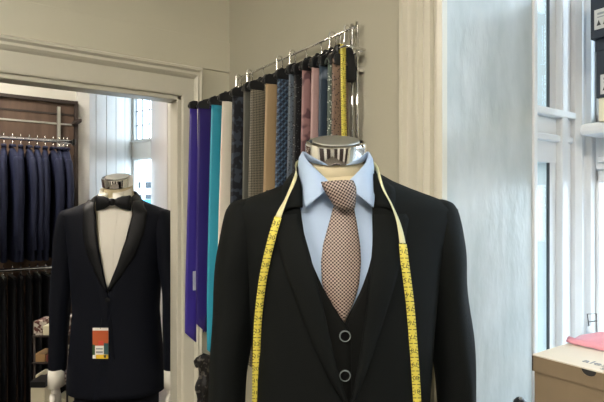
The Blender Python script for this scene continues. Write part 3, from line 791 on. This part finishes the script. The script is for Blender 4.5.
# swing tag on the jacket
tx0, tz0 = f2(94, 327); tx1, tz1 = f2(109, 358)
ty = yfront((tx0 + tx1) / 2, tz0) - .010
pv = XF2 @ Vector(((tx0 + tx1) / 2, ty, tz1))
tg = thing('price_tag', 'small orange, white and yellow swing tag hanging on the tuxedo front', 'price tag', tuple(pv), -T35)
def tb(x0, x1, z0, z1, y, name, m):
    X = lambda t: tx0 + (tx1 - tx0) * t; Z = lambda t: tz0 + (tz1 - tz0) * t
    return MB().box(X(x0), X(x1), ty - y - .0006, ty - y, Z(z1), Z(z0)).build(name, m, tg, xf=XF2)
tb(0, 1, 0, 1, 0, 'card', M['tagwhite']); tb(0, 1, .09, .58, .0008, 'orange_panel', M['tagorange']); tb(0, .16, .55, .88, .0010, 'green_panel', M['taggreen'])
tb(.72, 1, .50, .86, .0010, 'teal_panel', M['tagteal']); tb(.16, .72, .58, .86, .0012, 'price_sticker', M['tagwhite']); tb(.38, .70, .42, .55, .0014, 'red_sticker', M['tagred'])
tb(.22, 1, .87, 1, .0012, 'yellow_band', M['tagyellow']); tb(.72, .86, .88, .97, .0016, 'logo', M['ink']); tb(.22, .66, .66, .70, .0016, 'printed_text', M['inkgrey']); tb(.22, .66, .76, .82, .0016, 'barcode', M['inkgrey'])
MB().tube([((tx0 + tx1) / 2, ty - .002, tz0 - .004), ((tx0 + tx1) / 2 + .003, ty - .001, tz0 + .02), ((tx0 + tx1) / 2 + .002, ty + .006, tz0 + .035)], .0008, 6).build('string', M['blackcloth'], tg, xf=XF2)

# ================================================================== TIE RACK ON THE WALL
ZR = zt(.429); ZT = zt(.50); XW = XB - .022; XR = .868
rk = thing('tie_rack', 'long chrome wall rack with a loop rail and top bar above the hanging neckties', 'tie rack', (XW, 1.45, ZR - .02))
def YPX(px):
    u = (px - 302) / 500; d = XW / (CS * u + SN); return d * (-SN * u + CS)
def tb_(pts, r, name, m=M['chrome'], **k): return MB().tube(pts, r, 10).build(name, m, rk, smooth=True, **k)
tb_([(XW, 1.78, ZT), (XW, 1.052, ZT)], .0042, 'top_bar')
tb_([(XW + .008, 1.033, ZR), (XW + .008, 1.85, ZR)], .0035, 'back_rail')
tb_([(XW + .008, 1.85, ZR), (XR, 1.872, ZR), (XR, 1.033, ZR), (XW + .008, 1.033, ZR)], .0038, 'front_rail')
for y in [YPX(p) for p in (238, 249, 263, 277, 290, 306, 321, 340)]:
    tb_([(XW, y, ZT), (XW + .006, y, ZR)], .0028, 'upright')
for y in (1.078, 1.056):
    tb_([(XW, y, ZT + .012), (XW, y, ZR - .42)], .0048, 'wall_post')
for y in [YPX(p) for p in (348, 333, 293, 280, 250, 239)]:
    c = [(XW - .001 + .012 * math.cos(a), y, ZT + .002 + .012 * math.sin(a)) for a in [PI * k / 8 for k in range(9)]]
    tb_([(XW + .011, y, ZT - .05)] + c[:] + [(XW - .013, y, ZT - .03), (XW - .02, y, ZR + .005)], .003, 'hook')
for y, z in ((1.067, ZR - .05), (1.067, ZR - .3)):
    MB().box(XW - .004, XB, y - .016, y + .016, z - .006, z + .006).build('wall_bracket', M['chrome'], rk, bevel=.002)

def solveY(px, X):
    u = (px - 302) / 500; d = X / (CS * u + SN); return d * (-SN * u + CS)
def tie_blades(mb, xc, y, ztop, wt, wb, ln, lean=0, curve=.004, thin=False):
    rows = []; uvs = []; N = 24
    for j in range(N + 1):
        t = j / N; z = ztop - ln * t; w = wt + (wb - wt) * min(1, t * 1.25) ** .9
        if t > .95: w = wb
        row = []; uv = []
        for i in range(9):
            s_ = i / 8 - .5; zz = z
            if j == N: zz = ztop - ln - .5 * wb + abs(s_) * wb * 1.0; 
            x = xc + s_ * w + lean * t
            row.append((x, y - curve * math.cos(PI * s_) - .002 * math.sin(5 * t + xc * 40), zz)); uv.append((s_ * w, zz - ztop))
        rows.append(row); uvs.append(uv)
    mb.grid(rows, uvs)
def hang_tie(px, xleft, mkey, label, w=.08, ln=.90, wt=.045, dz=0, back=None, lean=0, sticker=False, backm=None):
    y = solveY(px, xleft); ztop = ZR - .045 + dz; xc = xleft + w / 2
    t = thing('necktie', label, 'necktie', (xc, y, ztop), 0, 'neckties on the chrome wall rack')
    mb = MB(); tie_blades(mb, xc, y, ztop, wt, w, ln, lean); mb.build('front_blade', M[mkey], t, smooth=True, solid=.003)
    mb = MB(); tie_blades(mb, xc + .022, y + .009, ztop, wt * .7, w * .55, ln - .10, lean); mb.build('tail', M[backm or mkey], t, smooth=True, solid=.003)
    mb = MB(); rows = []
    for k in range(7):
        a = PI * k / 6; rows.append([(xc + s_ * wt, y + .0045 - .0085 * math.cos(a), ztop + .014 * math.sin(a)) for s_ in (-.5, -.2, .2, .5)])
    mb.grid(rows).build('fold', M[mkey], t, smooth=True, solid=.003)
    if sticker: MB().box(xc - .022, xc + .008, y - .010, y - .0085, ztop - .72, ztop - .645).build('sticker', M['clear'], t)
    return t
def hanger(px, xleft, label, w=.07, dz=0):
    y = solveY(px, xleft); z = ZR - .045 + dz
    t = thing('tie_hanger', label, 'tie hanger', (xleft + w / 2, y, z), 0, 'black tie hangers on the chrome wall rack')
    xc = xleft + w / 2
    mb = MB(); mb.tube([(xc - w * .42, y + .004, z + .005), (xc + w * .42, y + .004, z + .005)], .0055, 10)
    mb.build('cross_bar', M['blackplastic'], t, smooth=True)
    mb = MB(); mb.loft([[(xc + a, y + b, zz) for a, b in ((-k, -.008), (k, -.008), (k, .008), (-k, .008))] for zz, k in ((z - .004, w * .36), (z + .012, w * .40), (z + .022, w * .34), (z + .028, w * .14))])
    mb.build('clip_body', M['blackplastic'], t, bevel=.002)
    ch = [(XR + .0075 * math.cos(a), y + .002, ZR + .0075 * math.sin(a)) for a in [PI * 1.0 - PI * k / 6 for k in range(7)]]
    MB().tube([(xc, y + .002, z + .024), ((xc + XR - .0075) / 2, y + .002, z + .034)] + ch, .004, 8).build('hook', M['blackplastic'], t, smooth=True)
specs = [
    (187, .756, 'purple', 'purple silk necktie with a sticker, at the far left end of the wall rack', dict(ln=.885, w=.085, wt=.062, lean=-.008, sticker=True, backm='purple2')),
    (196, .785, 'purple2', 'dark purple necktie just behind the stickered purple one', dict(ln=.85, w=.078, wt=.062)),
    (207, .788, 'teal', 'plain turquoise necktie hanging right of the purple ties', dict(ln=.93, w=.085, wt=.05)),
    (217, .790, 'white_silk', 'plain ivory necktie between the turquoise and dark floral ties', dict(ln=.90, w=.085)),
    (229, .790, 'floral', 'black and navy mottled floral necktie right of the ivory one', dict(w=.085, wt=.06)),
    (242, .795, 'greyplain', 'narrow plain grey necktie beside the grey checked one', dict(w=.06, wt=.05)),
    (246.5, .790, 'greycheck', 'grey necktie with small diamond check, left of the beige one', dict(w=.09, wt=.06)),
    (261.5, .790, 'beige', 'plain beige gold necktie in the middle of the wall rack', dict(w=.085, wt=.055)),
    (273.5, .790, 'plaid', 'navy blue plaid necktie right of the beige one', dict(w=.085, wt=.06)),
    (285, .790, 'darkdot', 'near-black necktie with tiny dots, right of the plaid one', dict(w=.075, wt=.05)),
    (291, .800, 'blackdot', 'black necktie with pale pin dots, left of the pink paisley one', dict(w=.07, wt=.05)),
    (299, .800, 'paisley', 'dusty pink necktie with dark paisley blotches', dict(w=.07, wt=.05)),
    (308.5, .805, 'pink', 'plain pale pink necktie right of the pink paisley one', dict(w=.07, wt=.05)),
    (317, .815, 'slate', 'slate blue patterned necktie right of the pale pink one', dict(w=.07, wt=.055)),
    (327, .830, 'mint', 'pale mint speckled necktie right of the slate blue one', dict(w=.05, wt=.045)),
    (331.5, .840, 'brown', 'brown speckled necktie behind the yellow measuring tape', dict(w=.055, wt=.05)),
]
for i, (px, xl, mk, lb, kw) in enumerate(specs):
    kw = dict(kw); hang_tie(px, xl, mk, lb, **kw)
    short = {'purple': 'stickered purple', 'purple2': 'dark purple', 'teal': 'turquoise', 'white_silk': 'ivory', 'floral': 'dark floral', 'greyplain': 'plain grey', 'greycheck': 'grey checked', 'beige': 'beige', 'plaid': 'navy plaid', 'darkdot': 'near-black dotted', 'blackdot': 'pin-dotted black', 'paisley': 'pink paisley', 'pink': 'pale pink', 'slate': 'slate blue', 'mint': 'pale mint', 'brown': 'brown speckled'}[mk]
    hanger(px, xl, 'black plastic hanger on the wall rack holding the %s necktie' % short, w=kw.get('w', .08) * .8)
# tape over the near end of the rack
y0 = 1.062; pts = []; wds = []
XT = .874
path = [(XT + .004, y0 + .012, ZR - .40), (XT + .002, y0 + .011, ZR - .2), (XT, y0 + .010, ZR - .02)] + [(XT, y0 + .0 + .010 * math.cos(a), ZR + .003 + .008 * math.sin(a)) for a in [PI * k / 6 for k in range(1, 6)]] + [(XT, y0 - .010, ZR - .02), (XT - .001, y0 - .012, ZR - .15), (XT + .004, y0 - .012, ZR - .30), (XT + .008, y0 - .013, ZR - .43)]
tp2 = thing('measuring_tape', 'yellow measuring tape looped over the near end of the chrome tie rack', 'measuring tape', (XT, y0, ZR - .43))
Pp = smooth_path(path, 4); ribbon(Pp, [(1, 0, 0)] * len(Pp), .0185, M['tape'], 'tape_band', tp2, None)
k = 4 * 8
tape_marks(Pp[k:], [(1, 0, 0)] * (len(Pp) - k), .0185, tp2, None, start=4, flip=-1)
# black cloth bundle slung over the rack end
mb = MB(); rings = []
for z, rx, ry in ((.010, .005, .005), (.004, .012, .010), (-.01, .020, .013), (-.045, .025, .014), (-.075, .027, .013), (-.088, .022, .009)):
    rings.append([(.906 + rx * math.cos(a) * (1 + .12 * math.sin(3 * a)), 1.066 + ry * math.sin(a), ZR + z) for a in [2 * PI * k / 20 for k in range(20)]])
tag(mb.loft(rings).build('cloth_bundle', M['blackcloth'], smooth=True, sub=1), 'black folded cloth slung over the near end of the tie rack', 'cloth')
# ribbons and things on the wall below the ties
mb = MB()
wl = []
bx, by = .815, YA - .03
mb.tube([(bx, YA - .004, zt(-.60)), (bx, by, zt(-.60)), (bx, by, zt(-.585))], .004, 8)
hk = mb.build('wall_hook', M['blackplastic'], smooth=True); tag(hk, 'small dark hook low on the wall below the purple ties', 'hook')
mb = MB(); rows = []
for j in range(26):
    t = j / 25; row = []
    for i in range(25):
        a = 2 * PI * i / 24; r = .024 + .010 * math.sin(5 * a + 9 * t) * (t > .05) + .008 * math.sin(21 * t)
        if j == 0: r = .004
        row.append((bx + .004 + r * math.cos(a), by - .004 + r * .7 * math.sin(a), zt(-.59) - .34 * t))
    rows.append(row)
mb.grid(rows); tag(mb.build('ruffled_scarf', blotch('black_lace', '#0e0e10', '#5a5650', 60, .6, co='Object'), smooth=True), 'black ruffled scarf hanging from the hook below the purple ties', 'scarf')

# ================================================================== BAY WINDOW CONTENTS
# shoebox in the foreground
bx0 = .952; by1 = .246                                  # near-left vertical edge of the box
q = c2r(.46, 1.0); bx0, by1 = q[0], q[1]
bz1 = zt(-.298); bz0 = bz1 - .118; BL = .34; BD = .205
sb = thing('shoebox', 'cream and kraft lidded shoebox with a round thumb notch, on top beside the window reveal', 'shoebox', (bx0 + BD / 2, by1 - BL / 2, bz0))
MB().box(bx0 + .003, bx0 + BD - .003, by1 - BL + .003, by1 - .003, bz0, bz1 - .004).build('box_base', M['cartonside'], sb, bevel=.001)
# lid: top slab plus skirts, notch cut in the front skirt
MB().box(bx0, bx0 + BD, by1 - BL, by1, bz1 - .003, bz1).build('lid', M['carton'], sb, bevel=.001)
lidz = bz1 - .033
sk = MB()
pts = [(bx0, by1, bz1 - .003), (bx0, by1, lidz), (bx0, by1 - BL, lidz), (bx0, by1 - BL, bz1 - .003)]
yn = solveY(588.5, bx0); arc = [(bx0, yn + .0135 * math.cos(a), bz1 - .003 - .0115 * math.sin(a)) for a in [PI - PI * k / 10 for k in range(11)]]
sk.extr(pts + arc, (.002, 0, 0)); sk.box(bx0, bx0 + BD, by1 - .002, by1, lidz, bz1 - .003); sk.box(bx0, bx0 + BD, by1 - BL, by1 - BL + .002, lidz, bz1 - .003); sk.box(bx0 + BD - .002, bx0 + BD, by1 - BL, by1, lidz, bz1 - .003)
sk.build('lid_skirt', M['cartonside'], sb)
MB().extr([(p[0] + .0025, p[1], p[2]) for p in arc], (.0004, 0, 0)).build('thumb_notch', M['ink'], sb)
mb = MB(); 
add_text(mb, 'alessandro', .030, frame((bx0 + .040, solveY(600, bx0 + .03) - .03, bz1 + .0006), (0, -1, 0), (1, 0, 0)), .0002)
add_text(mb, 'SHOES', .016, frame((bx0 + .018, solveY(600, bx0 + .03) - .03, bz1 + .0006), (0, -1, 0), (1, 0, 0)), .0002)
mb.build('lettering', M['inkgrey'], sb)
# second carton it stands on
tag(MB().box(bx0 + .006, bx0 + .23, by1 - .37, by1 - .008, zt(-.62), bz0).build('carton', M['cartonside'], bevel=.002), 'plain kraft carton on the window board under the cream shoebox', 'carton')
# pink tissue tray on the lid
mb = MB(); rows = []
tx_, ty_ = bx0 + .145, by1 - .19
for j in range(15):
    row = []
    for i in range(25):
        u = j / 14; v = i / 24
        x = bx0 + .128 + .072 * u; y = by1 - .002 - .30 * v
        edge = min(u, 1 - u, v * 1.6, (1 - v) * 1.6)
        
        z = bz1 + .004 + .022 * u * min(1, v * 5 + .2) + .010 * max(0, 1 - abs(u - .12) * 8) + .003 * noise.noise(Vector((x * 40, y * 40, 0)))
        row.append((x, y, z))
    rows.append(row)
tag(mb.grid(rows).build('tissue_sheet', M['pinkpaper'], smooth=True, solid=.003), 'pink tissue packaging lying along the back of the shoebox lid', 'packaging')
# window stay
ws = thing('window_stay', 'small black wire window stay with a white knob behind the pink tissue', 'window catch', (XF - .02, .70, zt(-.42)))
sy = solveY(593, XF - .03)
dz_ = lambda py: (205 - py) / 500 * 1.56
a0 = (XF - .045, sy + .006, zt(dz_(330))); 
MB().tube([(XF - .03, sy + .012, zt(dz_(326))), (XF - .04, sy + .012, zt(dz_(313))), (XF - .04, sy - .014, zt(dz_(311))), (XF - .04, sy - .016, zt(dz_(329)))], .0016, 6).build('wire_loop', M['blackplastic'], ws)
MB().tube([(XF - .036, sy + .012, zt(dz_(321))), (XF - .04, sy - .016, zt(dz_(318)))], .0014, 6).build('cross_wire', M['blackplastic'], ws)
MB().lathe([(.001, -.012), (.008, -.009), (.011, 0), (.008, .009), (.001, .012)], (XF - .042, sy + .002, zt(dz_(328)))).build('knob', M['sash'], ws, smooth=True)
MB().box(XF - .044, XF - .008, sy - .006, sy + .006, zt(dz_(330)) - .022, zt(dz_(330)) - .008).build('mount', M['sash'], ws, bevel=.002)
# navy shoeboxes on the transom ledge
def navybox(px, z0, z1, label, xf_, ly, lz):
    y1 = solveY(px, xf_)
    t = thing('shoebox', label, 'shoebox', (xf_ + .065, y1 - .16, zt(z0)), 0, 'navy shoeboxes on the window ledge')
    MB().box(xf_ + .002, xf_ + .128, y1 - .318, y1 - .002, zt(z0), zt(z1) - .03).build('box_base', M['navycard'], t, bevel=.001)
    MB().box(xf_, xf_ + .13, y1 - .32, y1, zt(z1) - .034, zt(z1)).build('lid', M['navycard'], t, bevel=.0015)
    ya = solveY(ly, xf_); L = MB().box(xf_ - .0012, xf_ + .001, ya - .075, ya, zt(lz - .03), zt(lz + .026)).build('label_sticker', M['label'], t)
    mb = MB()
    for k in range(4):
        yy = ya - .012 - k * .017; w_ = .006
        mb.extr([(xf_ - .0014, yy + w_, zt(lz - .020)), (xf_ - .0014, yy - w_, zt(lz - .020)), (xf_ - .0014, yy - w_ * .5, zt(lz - .013)), (xf_ - .0014, yy, zt(lz - .004)), (xf_ - .0014, yy + w_ * .5, zt(lz - .013))], (-.0004, 0, 0))
    mb.build('symbols', M['ink'], L)
    mb = MB(); mb.box(xf_ - .0018, xf_ - .0010, ya - .06, ya - .008, zt(lz + .010), zt(lz + .016)); mb.box(xf_ - .0018, xf_ - .0010, ya - .05, ya - .008, zt(lz + .002), zt(lz + .005)); mb.build('printed_text', M['inkgrey'], L)
navybox(595, .307, .474, 'navy shoebox with white label on the window ledge, lower of the two', 1.515, 600.5, .345)
navybox(589.5, .474, .64, 'navy shoebox with white label on the window ledge, upper of the two', 1.50, 594.5, .528)
yb = solveY(598, 1.52)
bk = thing('folded_box', 'flat cream and yellow box under the navy shoeboxes on the window ledge', 'box', (1.56, yb - .1, zt(.24)))
MB().box(1.525, 1.63, yb - .26, yb - .018, zt(.24), zt(.307)).build('yellow_body', M['yellowcard'], bk, bevel=.002)
MB().box(1.523, 1.634, yb - .018, yb, zt(.24), zt(.307)).build('cream_end', M['creamcard'], bk, bevel=.002)
# small black bottle on the sill
bq = c2r(.436 * 1.2, 1.2)
bq = (bq[0], min(bq[1], YJ - .035))
mb = MB().lathe([(.001, -.62), (.020, -.62), (.021, -.615), (.021, -.51), (.012, -.497)], (bq[0], bq[1], H))
bo = thing('bottle', 'small black bottle with domed cap standing on the window board beside the kraft carton', 'bottle', (bq[0], bq[1], zt(-.62)))
mb.build('bottle_body', M['blackplastic'], bo, smooth=True)
MB().lathe([(.001, -.50), (.0155, -.50), (.0165, -.484), (.0145, -.470), (.008, -.463), (.001, -.461)], (bq[0], bq[1], H)).build('cap', M['blackplastic'], bo, smooth=True)
MB().lathe([(.0040, -.472), (.0040, -.4615), (.0030, -.4595), (.0018, -.4605), (.0018, -.472)], (bq[0] - .004, bq[1] - .004, H), None, 20, False).build('cap_ring', M['label'], bo, smooth=True)

# ================================================================== FAR ROOM: CLOTHES UNIT
YU = 3.6
un = thing('clothes_unit', 'tall walnut-backed clothing unit with chrome hanging rails in the back room', 'clothing rack', (-.3, 3.75, 0))
MB().box(-1.6, BX - .045, 3.93, 3.985, 0, zt(.73)).build('back_panel', M['wood'], un)
MB().box(-1.6, BX - .035, 3.905, 3.995, zt(.73), zt(.752)).build('top_edge', M['woodtrim'], un)
MB().box(BX - .058, BX - .035, 3.895, 3.985, 0, zt(.73)).build('side_edge', M['woodtrim'], un)
for x in (BX - .16, -.6): MB().box(x - .010, x + .010, 3.905, 3.932, .1, zt(.70)).build('slotted_upright', M['steel'], un)
MB().box(BX - .075, BX - .045, 3.72, 3.92, zt(.575), zt(.60)).build('bracket', M['woodtrim'], un, bevel=.004)
struct(MB().box(-2.6, -1.5, -2.6, -2.56, 0, 2.3).box(-.9, .0, -2.6, -2.56, 0, 2.3).box(.45, .9, -2.6, -2.56, 0, 2.3).build('reflection_panel_1', M['woodtrim']))  # dark panels added behind the camera for the chrome neck caps to reflect
struct(MB().box(-3.5, -3.46, -1.8, -.6, 0, 2.3).box(-3.5, -3.46, .2, 1.5, 0, 2.3).build('reflection_panel_2', M['woodtrim']))  # unseen left-wall panels, put in as more dark reflections for the caps
for z, nm in ((.645, 'wall_strip'), (.575, 'wall_strip')): MB().box(-1.6, BX - .06, 3.924, 3.934, zt(z), zt(z) + .012).build(nm, M['steel'] if z < .6 else M['woodtrim'], un)
ZU = zt(.418); ZL = zt(-.405)
for z in (ZU, ZL):
    MB().tube([(-1.5, YU, z), (.66, YU, z)], .011, 12).build('hanging_rail', M['chrome'], un, smooth=True)
    for x in (.63, -.6): MB().box(x - .008, x + .008, YU, 3.93, z - .012, z + .012).build('rail_arm', M['steel'], un)
MB().box(.655, .675, YU - .02, YU + .02, ZU - .02, ZU + .02).build('rail_end_cap', M['blackplastic'], un, bevel=.004)

# jacket on hanger prototype (origin at the rail)
def proto_jacket():
    t = thing('hanging_jacket', 'x', 'suit jacket', (0, 0, 0))
    mb = MB(); rings = []
    for z, hy, hx in ((-.075, .040, .012), (-.10, .085, .019), (-.125, .15, .020), (-.150, .190, .019), (-.18, .198, .018), (-.32, .19, .017), (-.50, .185, .017), (-.77, .20, .020)):
        rings.append([(hx * (abs(math.cos(a)) ** .7) * math.copysign(1, math.cos(a)), hy * math.sin(a), z) for a in [2 * PI * k / 24 for k in range(24)]])
    mb.loft(rings).build('body', M['navy'], t, smooth=True)
    for sd in (-1, 1):
        rings = []
        for z, cy, ry, rx in ((-.140, .172, .02, .008), (-.150, .182, .045, .016), (-.175, .192, .052, .0205), (-.26, .215, .050, .0215), (-.40, .225, .045, .021), (-.55, .215, .040, .019), (-.70, .205, .036, .018)):
            rings.append([(rx * math.cos(a) + .003 * math.sin(z * 14), sd * cy + ry * math.sin(a), z) for a in [2 * PI * k / 16 for k in range(16)]])
        MB().loft(rings).build('sleeve', M['navy'], t, smooth=True)
    mb = MB(); mb.grid([[(.014 * s_, .06 * math.cos(a), -.07 + .018 * math.sin(a)) for s_ in (-1, 0, 1)] for a in [PI * k / 10 for k in range(11)]])
    mb.build('collar', M['navy'], t, smooth=True, solid=.006)
    return t
def proto_hanger():
    t = thing('coat_hanger', 'x', 'coat hanger', (0, 0, 0))
    arc = [(0, .017 * math.cos(a), .001 + .017 * math.sin(a)) for a in [PI * (1.1 - 1.15 * k / 10) for k in range(11)]]
    MB().tube(arc + [(0, .010, -.022), (0, 0, -.034), (0, 0, -.080)], .0028, 8).build('hook', M['chrome'], t, smooth=True)
    MB().tube([(0, -.17, -.150), (0, -.1, -.118), (0, 0, -.082), (0, .1, -.118), (0, .17, -.150)], .007, 8).build('shoulder_bar', M['blackplastic'], t, smooth=True)
    return t
def proto_trouser():
    t = thing('trousers', 'x', 'trousers', (0, 0, 0)); mb = MB(); rings = []
    for z, hy, hx in ((-.060, .10, .010), (-.075, .105, .018), (-.30, .115, .019), (-.60, .12, .018), (-.93, .125, .016)):
        rings.append([(hx * math.cos(a) + .003 * math.sin(9 * z), hy * math.sin(a), z) for a in [2 * PI * k / 20 for k in range(20)]])
    mb.loft(rings).build('legs', M['trouser'], t, smooth=True)
    mb = MB(); mb.loft([[(.0195 * math.cos(a), .107 * math.sin(a), z) for a in [2 * PI * k / 20 for k in range(20)]] for z in (-.058, -.095)]).build('waistband', M['trouser'], t, smooth=True)
    return t
def proto_trhanger():
    t = thing('trouser_hanger', 'x', 'trouser hanger', (0, 0, 0))
    arc = [(0, .017 * math.cos(a), .001 + .017 * math.sin(a)) for a in [PI * (1.1 - 1.15 * k / 10) for k in range(11)]]
    MB().tube(arc + [(0, .010, -.022), (0, 0, -.034), (0, 0, -.052)], .0028, 8).build('hook', M['chrome'], t, smooth=True)
    MB().box(-.006, .006, -.11, .11, -.060, -.046).build('clamp_bar', M['blackplastic'], t, bevel=.002)
    return t
pj, ph, pt, pth = proto_jacket(), proto_hanger(), proto_trouser(), proto_trhanger()
kids_of(None)
def ordinal(i): return ['first', 'second', 'third', 'fourth', 'fifth', 'sixth', 'seventh', 'eighth', 'ninth', 'tenth', 'eleventh', 'twelfth', 'thirteenth'][i]
xs = [.238 + .046 * i for i in range(8)]; xs += [.598, .622, .645]
xs = [x - .02 for x in xs]
for i, x in enumerate(xs):
    a, b = (pj, ph) if i == 0 else (copy_tree(pj), copy_tree(ph))
    rz = random.uniform(-.12, .12)
    for o in (a, b): o.location = (x, YU, ZU + .0135 - .002); o.rotation_euler = (0, 0, rz)
    a['label'] = 'navy blue suit jacket on the upper rail, %s from the left' % ordinal(i); b['label'] = 'chrome-hooked hanger on the upper rail carrying the %s navy jacket from the left' % ordinal(i)
    a['group'] = 'navy jackets on the upper rail'; b['group'] = 'coat hangers on the upper rail'
for i in range(9):
    x = .215 + .047 * i
    a, b = (pt, pth) if i == 0 else (copy_tree(pt), copy_tree(pth))
    rz = random.uniform(-.08, .08)
    for o in (a, b): o.location = (x, YU, ZL + .0115); o.rotation_euler = (0, 0, rz)
    a['label'] = 'black trousers on the lower rail, %s pair from the left' % ordinal(i); b['label'] = 'clamp hanger on the lower rail carrying the %s pair of trousers from the left' % ordinal(i)
    a['group'] = 'black trousers on the lower rail'; b['group'] = 'trouser hangers on the lower rail'

# display stand with small packs behind the tuxedo sleeve
def cp(px, py, d): return ((px - 302) / 500 * d, d, (205 - py) / 500 * d)
DS = 2.75
c = cp(55, 402, DS); cr = c2r(c[0], DS)
XF3 = Matrix.Translation((cr[0], cr[1], H)) @ Matrix.Rotation(-T35, 4, 'Z')
ds = thing('display_stand', 'narrow dark display stand of small packs half hidden behind the tuxedo sleeve', 'display stand', (cr[0], cr[1], 0), -T35)
lev = [-.615, -.745, -.86, -1.0, -1.14]
zl = [(205 - p) / 500 * DS for p in (332, 358, 380, 403)]
for x in (-.075, .10):
    for y in (-.07, .09): MB().tube([(x, y, -1.5), (x, y, zl[0] + .01)], .005, 8).build('post', M['woodtrim'], ds, xf=XF3, smooth=True)
for z in zl + [-1.3]: MB().box(-.085, .11, -.08, .10, z - .008, z).build('shelf', M['woodtrim'], ds, xf=XF3)
MB().lathe([(.01, -1.5), (.16, -1.5), (.16, -1.485), (.01, -1.48)], (0, 0, 0), None, 28).build('base', M['blackplastic'], ds, xf=XF3)
packs = [(0, -.080, .045, .075, '', 'floralpack', 'cream and dark red patterned pack'), (0, -.032, .040, .050, '', 'creamcard', 'small cream card box'), (0, .012, .030, .03, '', 'blackcloth', 'dark folded pack'), (0, .045, .055, .09, '', 'floralpack', 'tall patterned pack'),
         (1, -.080, .06, .040, '', 'tan', 'small tan card box'), (1, -.012, .04, .035, '', 'redpack', 'small dark red pack'), (1, .035, .03, .060, '', 'creamcard', 'tall narrow cream card box'), (1, .070, .035, .05, '', 'floralpack', 'narrow patterned pack'),
         (2, -.080, .05, .045, '', 'creamcard', 'low cream card box'), (2, -.025, .06, .05, '', 'redpack', 'low dark red pack'), (2, .04, .06, .045, '', 'floralpack', 'wide patterned pack'),
         (3, -.080, .05, .05, '', 'floralpack', 'patterned pack at the left end'), (3, .03, .06, .05, '', 'creamcard', 'cream card box at the right end')]
shelfname = ['top shelf', 'second shelf', 'third shelf', 'fourth shelf']
for lv, x, w_, h_, kn, mk, lb in packs:
    z = zl[lv]; o = MB().box(x, x + w_, -.07, .05, z, z + h_).build('gift_pack', M[mk], xf=XF3, bevel=.002)
    tag(o, '%s on the %s of the display stand' % (lb, shelfname[lv]), 'box', 'small packs on the display stand')
# white box with a dark lid in front of it
wb = cp(43, 402, 2.5); wr_ = c2r(wb[0], 2.5); XF4 = Matrix.Translation((wr_[0], wr_[1], H)) @ Matrix.Rotation(-T35, 4, 'Z')
zb = (205 - 384) / 500 * 2.5
gb = thing('gift_box', 'cream box with a black lid standing beside the tuxedo sleeve cuff', 'box', (wr_[0], wr_[1], zt(zb - .16)), -T35)
MB().box(-.035, .035, -.05, .05, zb - .16, zb).build('box_base', M['creamcard'], gb, xf=XF4, bevel=.002)
MB().box(-.037, .037, -.052, .052, zb, zb + .03).build('lid', M['blackplastic'], gb, xf=XF4, bevel=.002)
tb2 = thing('side_table', 'small dark table under the cream box, beside the tuxedo mannequin', 'table', (wr_[0], wr_[1], 0), -T35)
MB().box(-.045, .045, -.10, .10, zb - .18, zb - .16).build('tabletop', M['woodtrim'], tb2, xf=XF4, bevel=.002)
for x in (-.036, .036):
    for y in (-.09, .09): MB().box(x - .008, x + .008, y - .008, y + .008, -1.5, zb - .18).build('leg', M['woodtrim'], tb2, xf=XF4)

# ================================================================== LIGHTS
def panel(x, y, w_, l_, power, col, label, z=ZC):
    t = thing('ceiling_light', label, 'ceiling light', (x, y, z), 0, 'flat ceiling lights')
    MB().box(x - w_ / 2 - .02, x + w_ / 2 + .02, y - l_ / 2 - .02, y + l_ / 2 + .02, z - .04, z).build('frame', M['white'], t)
    MB().box(x - w_ / 2, x + w_ / 2, y - l_ / 2, y + l_ / 2, z - .045, z - .039).build('diffuser', M['lightpanel'], t)
panel(-.6, -.9, .6, 1.2, 0, 0, 'flat white ceiling light over the front of the shop')
panel(-1.9, .6, .6, 1.2, 0, 0, 'flat white ceiling light over the left of the shop')
panel(-.2, 3.0, .6, .6, 0, 0, 'flat white ceiling light in the back room')
# sky
wd = bpy.data.worlds.new('overcast_sky'); sc.world = wd; wd.use_nodes = True
nt = wd.node_tree; bg = nt.nodes['Background']; tcn = nt.nodes.new('ShaderNodeTexCoord'); sep = nt.nodes.new('ShaderNodeSeparateXYZ'); rmp = nt.nodes.new('ShaderNodeValToRGB')
nt.links.new(tcn.outputs['Generated'], sep.inputs[0]); nt.links.new(sep.outputs['Z'], rmp.inputs[0]); nt.links.new(rmp.outputs[0], bg.inputs['Color'])
rmp.color_ramp.elements[0].color = (.90, .955, 1, 1); rmp.color_ramp.elements[1].color = (.72, .85, 1, 1)
bg.inputs['Strength'].default_value = 6.0
# daylight portals help sampling
def portal(x, y, z, w_, h_, nrm):
    l = bpy.data.lights.new('daylight_portal', 'AREA'); l.shape = 'RECTANGLE'; l.size = w_; l.size_y = h_; l.cycles.is_portal = True
    o = bpy.data.objects.new('daylight_portal', l); COL.objects.link(o); o.location = (x, y, z)
    o.rotation_euler = Vector(nrm).to_track_quat('-Z', 'Y').to_euler()
portal(1.72, .1, zt(.3), 1.3, 1.9, (-1, 0, 0)); portal(1.46, .87, zt(.3), .3, 1.9, (0, -1, 0))

# ================================================================== CAMERA
cam = bpy.data.cameras.new('camera'); co = bpy.data.objects.new('camera', cam); COL.objects.link(co)
co.location = (0, 0, H); co.rotation_euler = (PI / 2, 0, -T35)
cam.sensor_fit = 'HORIZONTAL'; cam.sensor_width = 36; cam.lens = 36 * 500 / 604; cam.shift_y = 4 / 604; cam.clip_start = .02
sc.camera = co
sc.view_settings.view_transform = 'Standard'; sc.view_settings.look = 'None'; sc.view_settings.gamma = 1
sc.view_settings.exposure = 0.32; sc.view_settings.use_curve_mapping = False
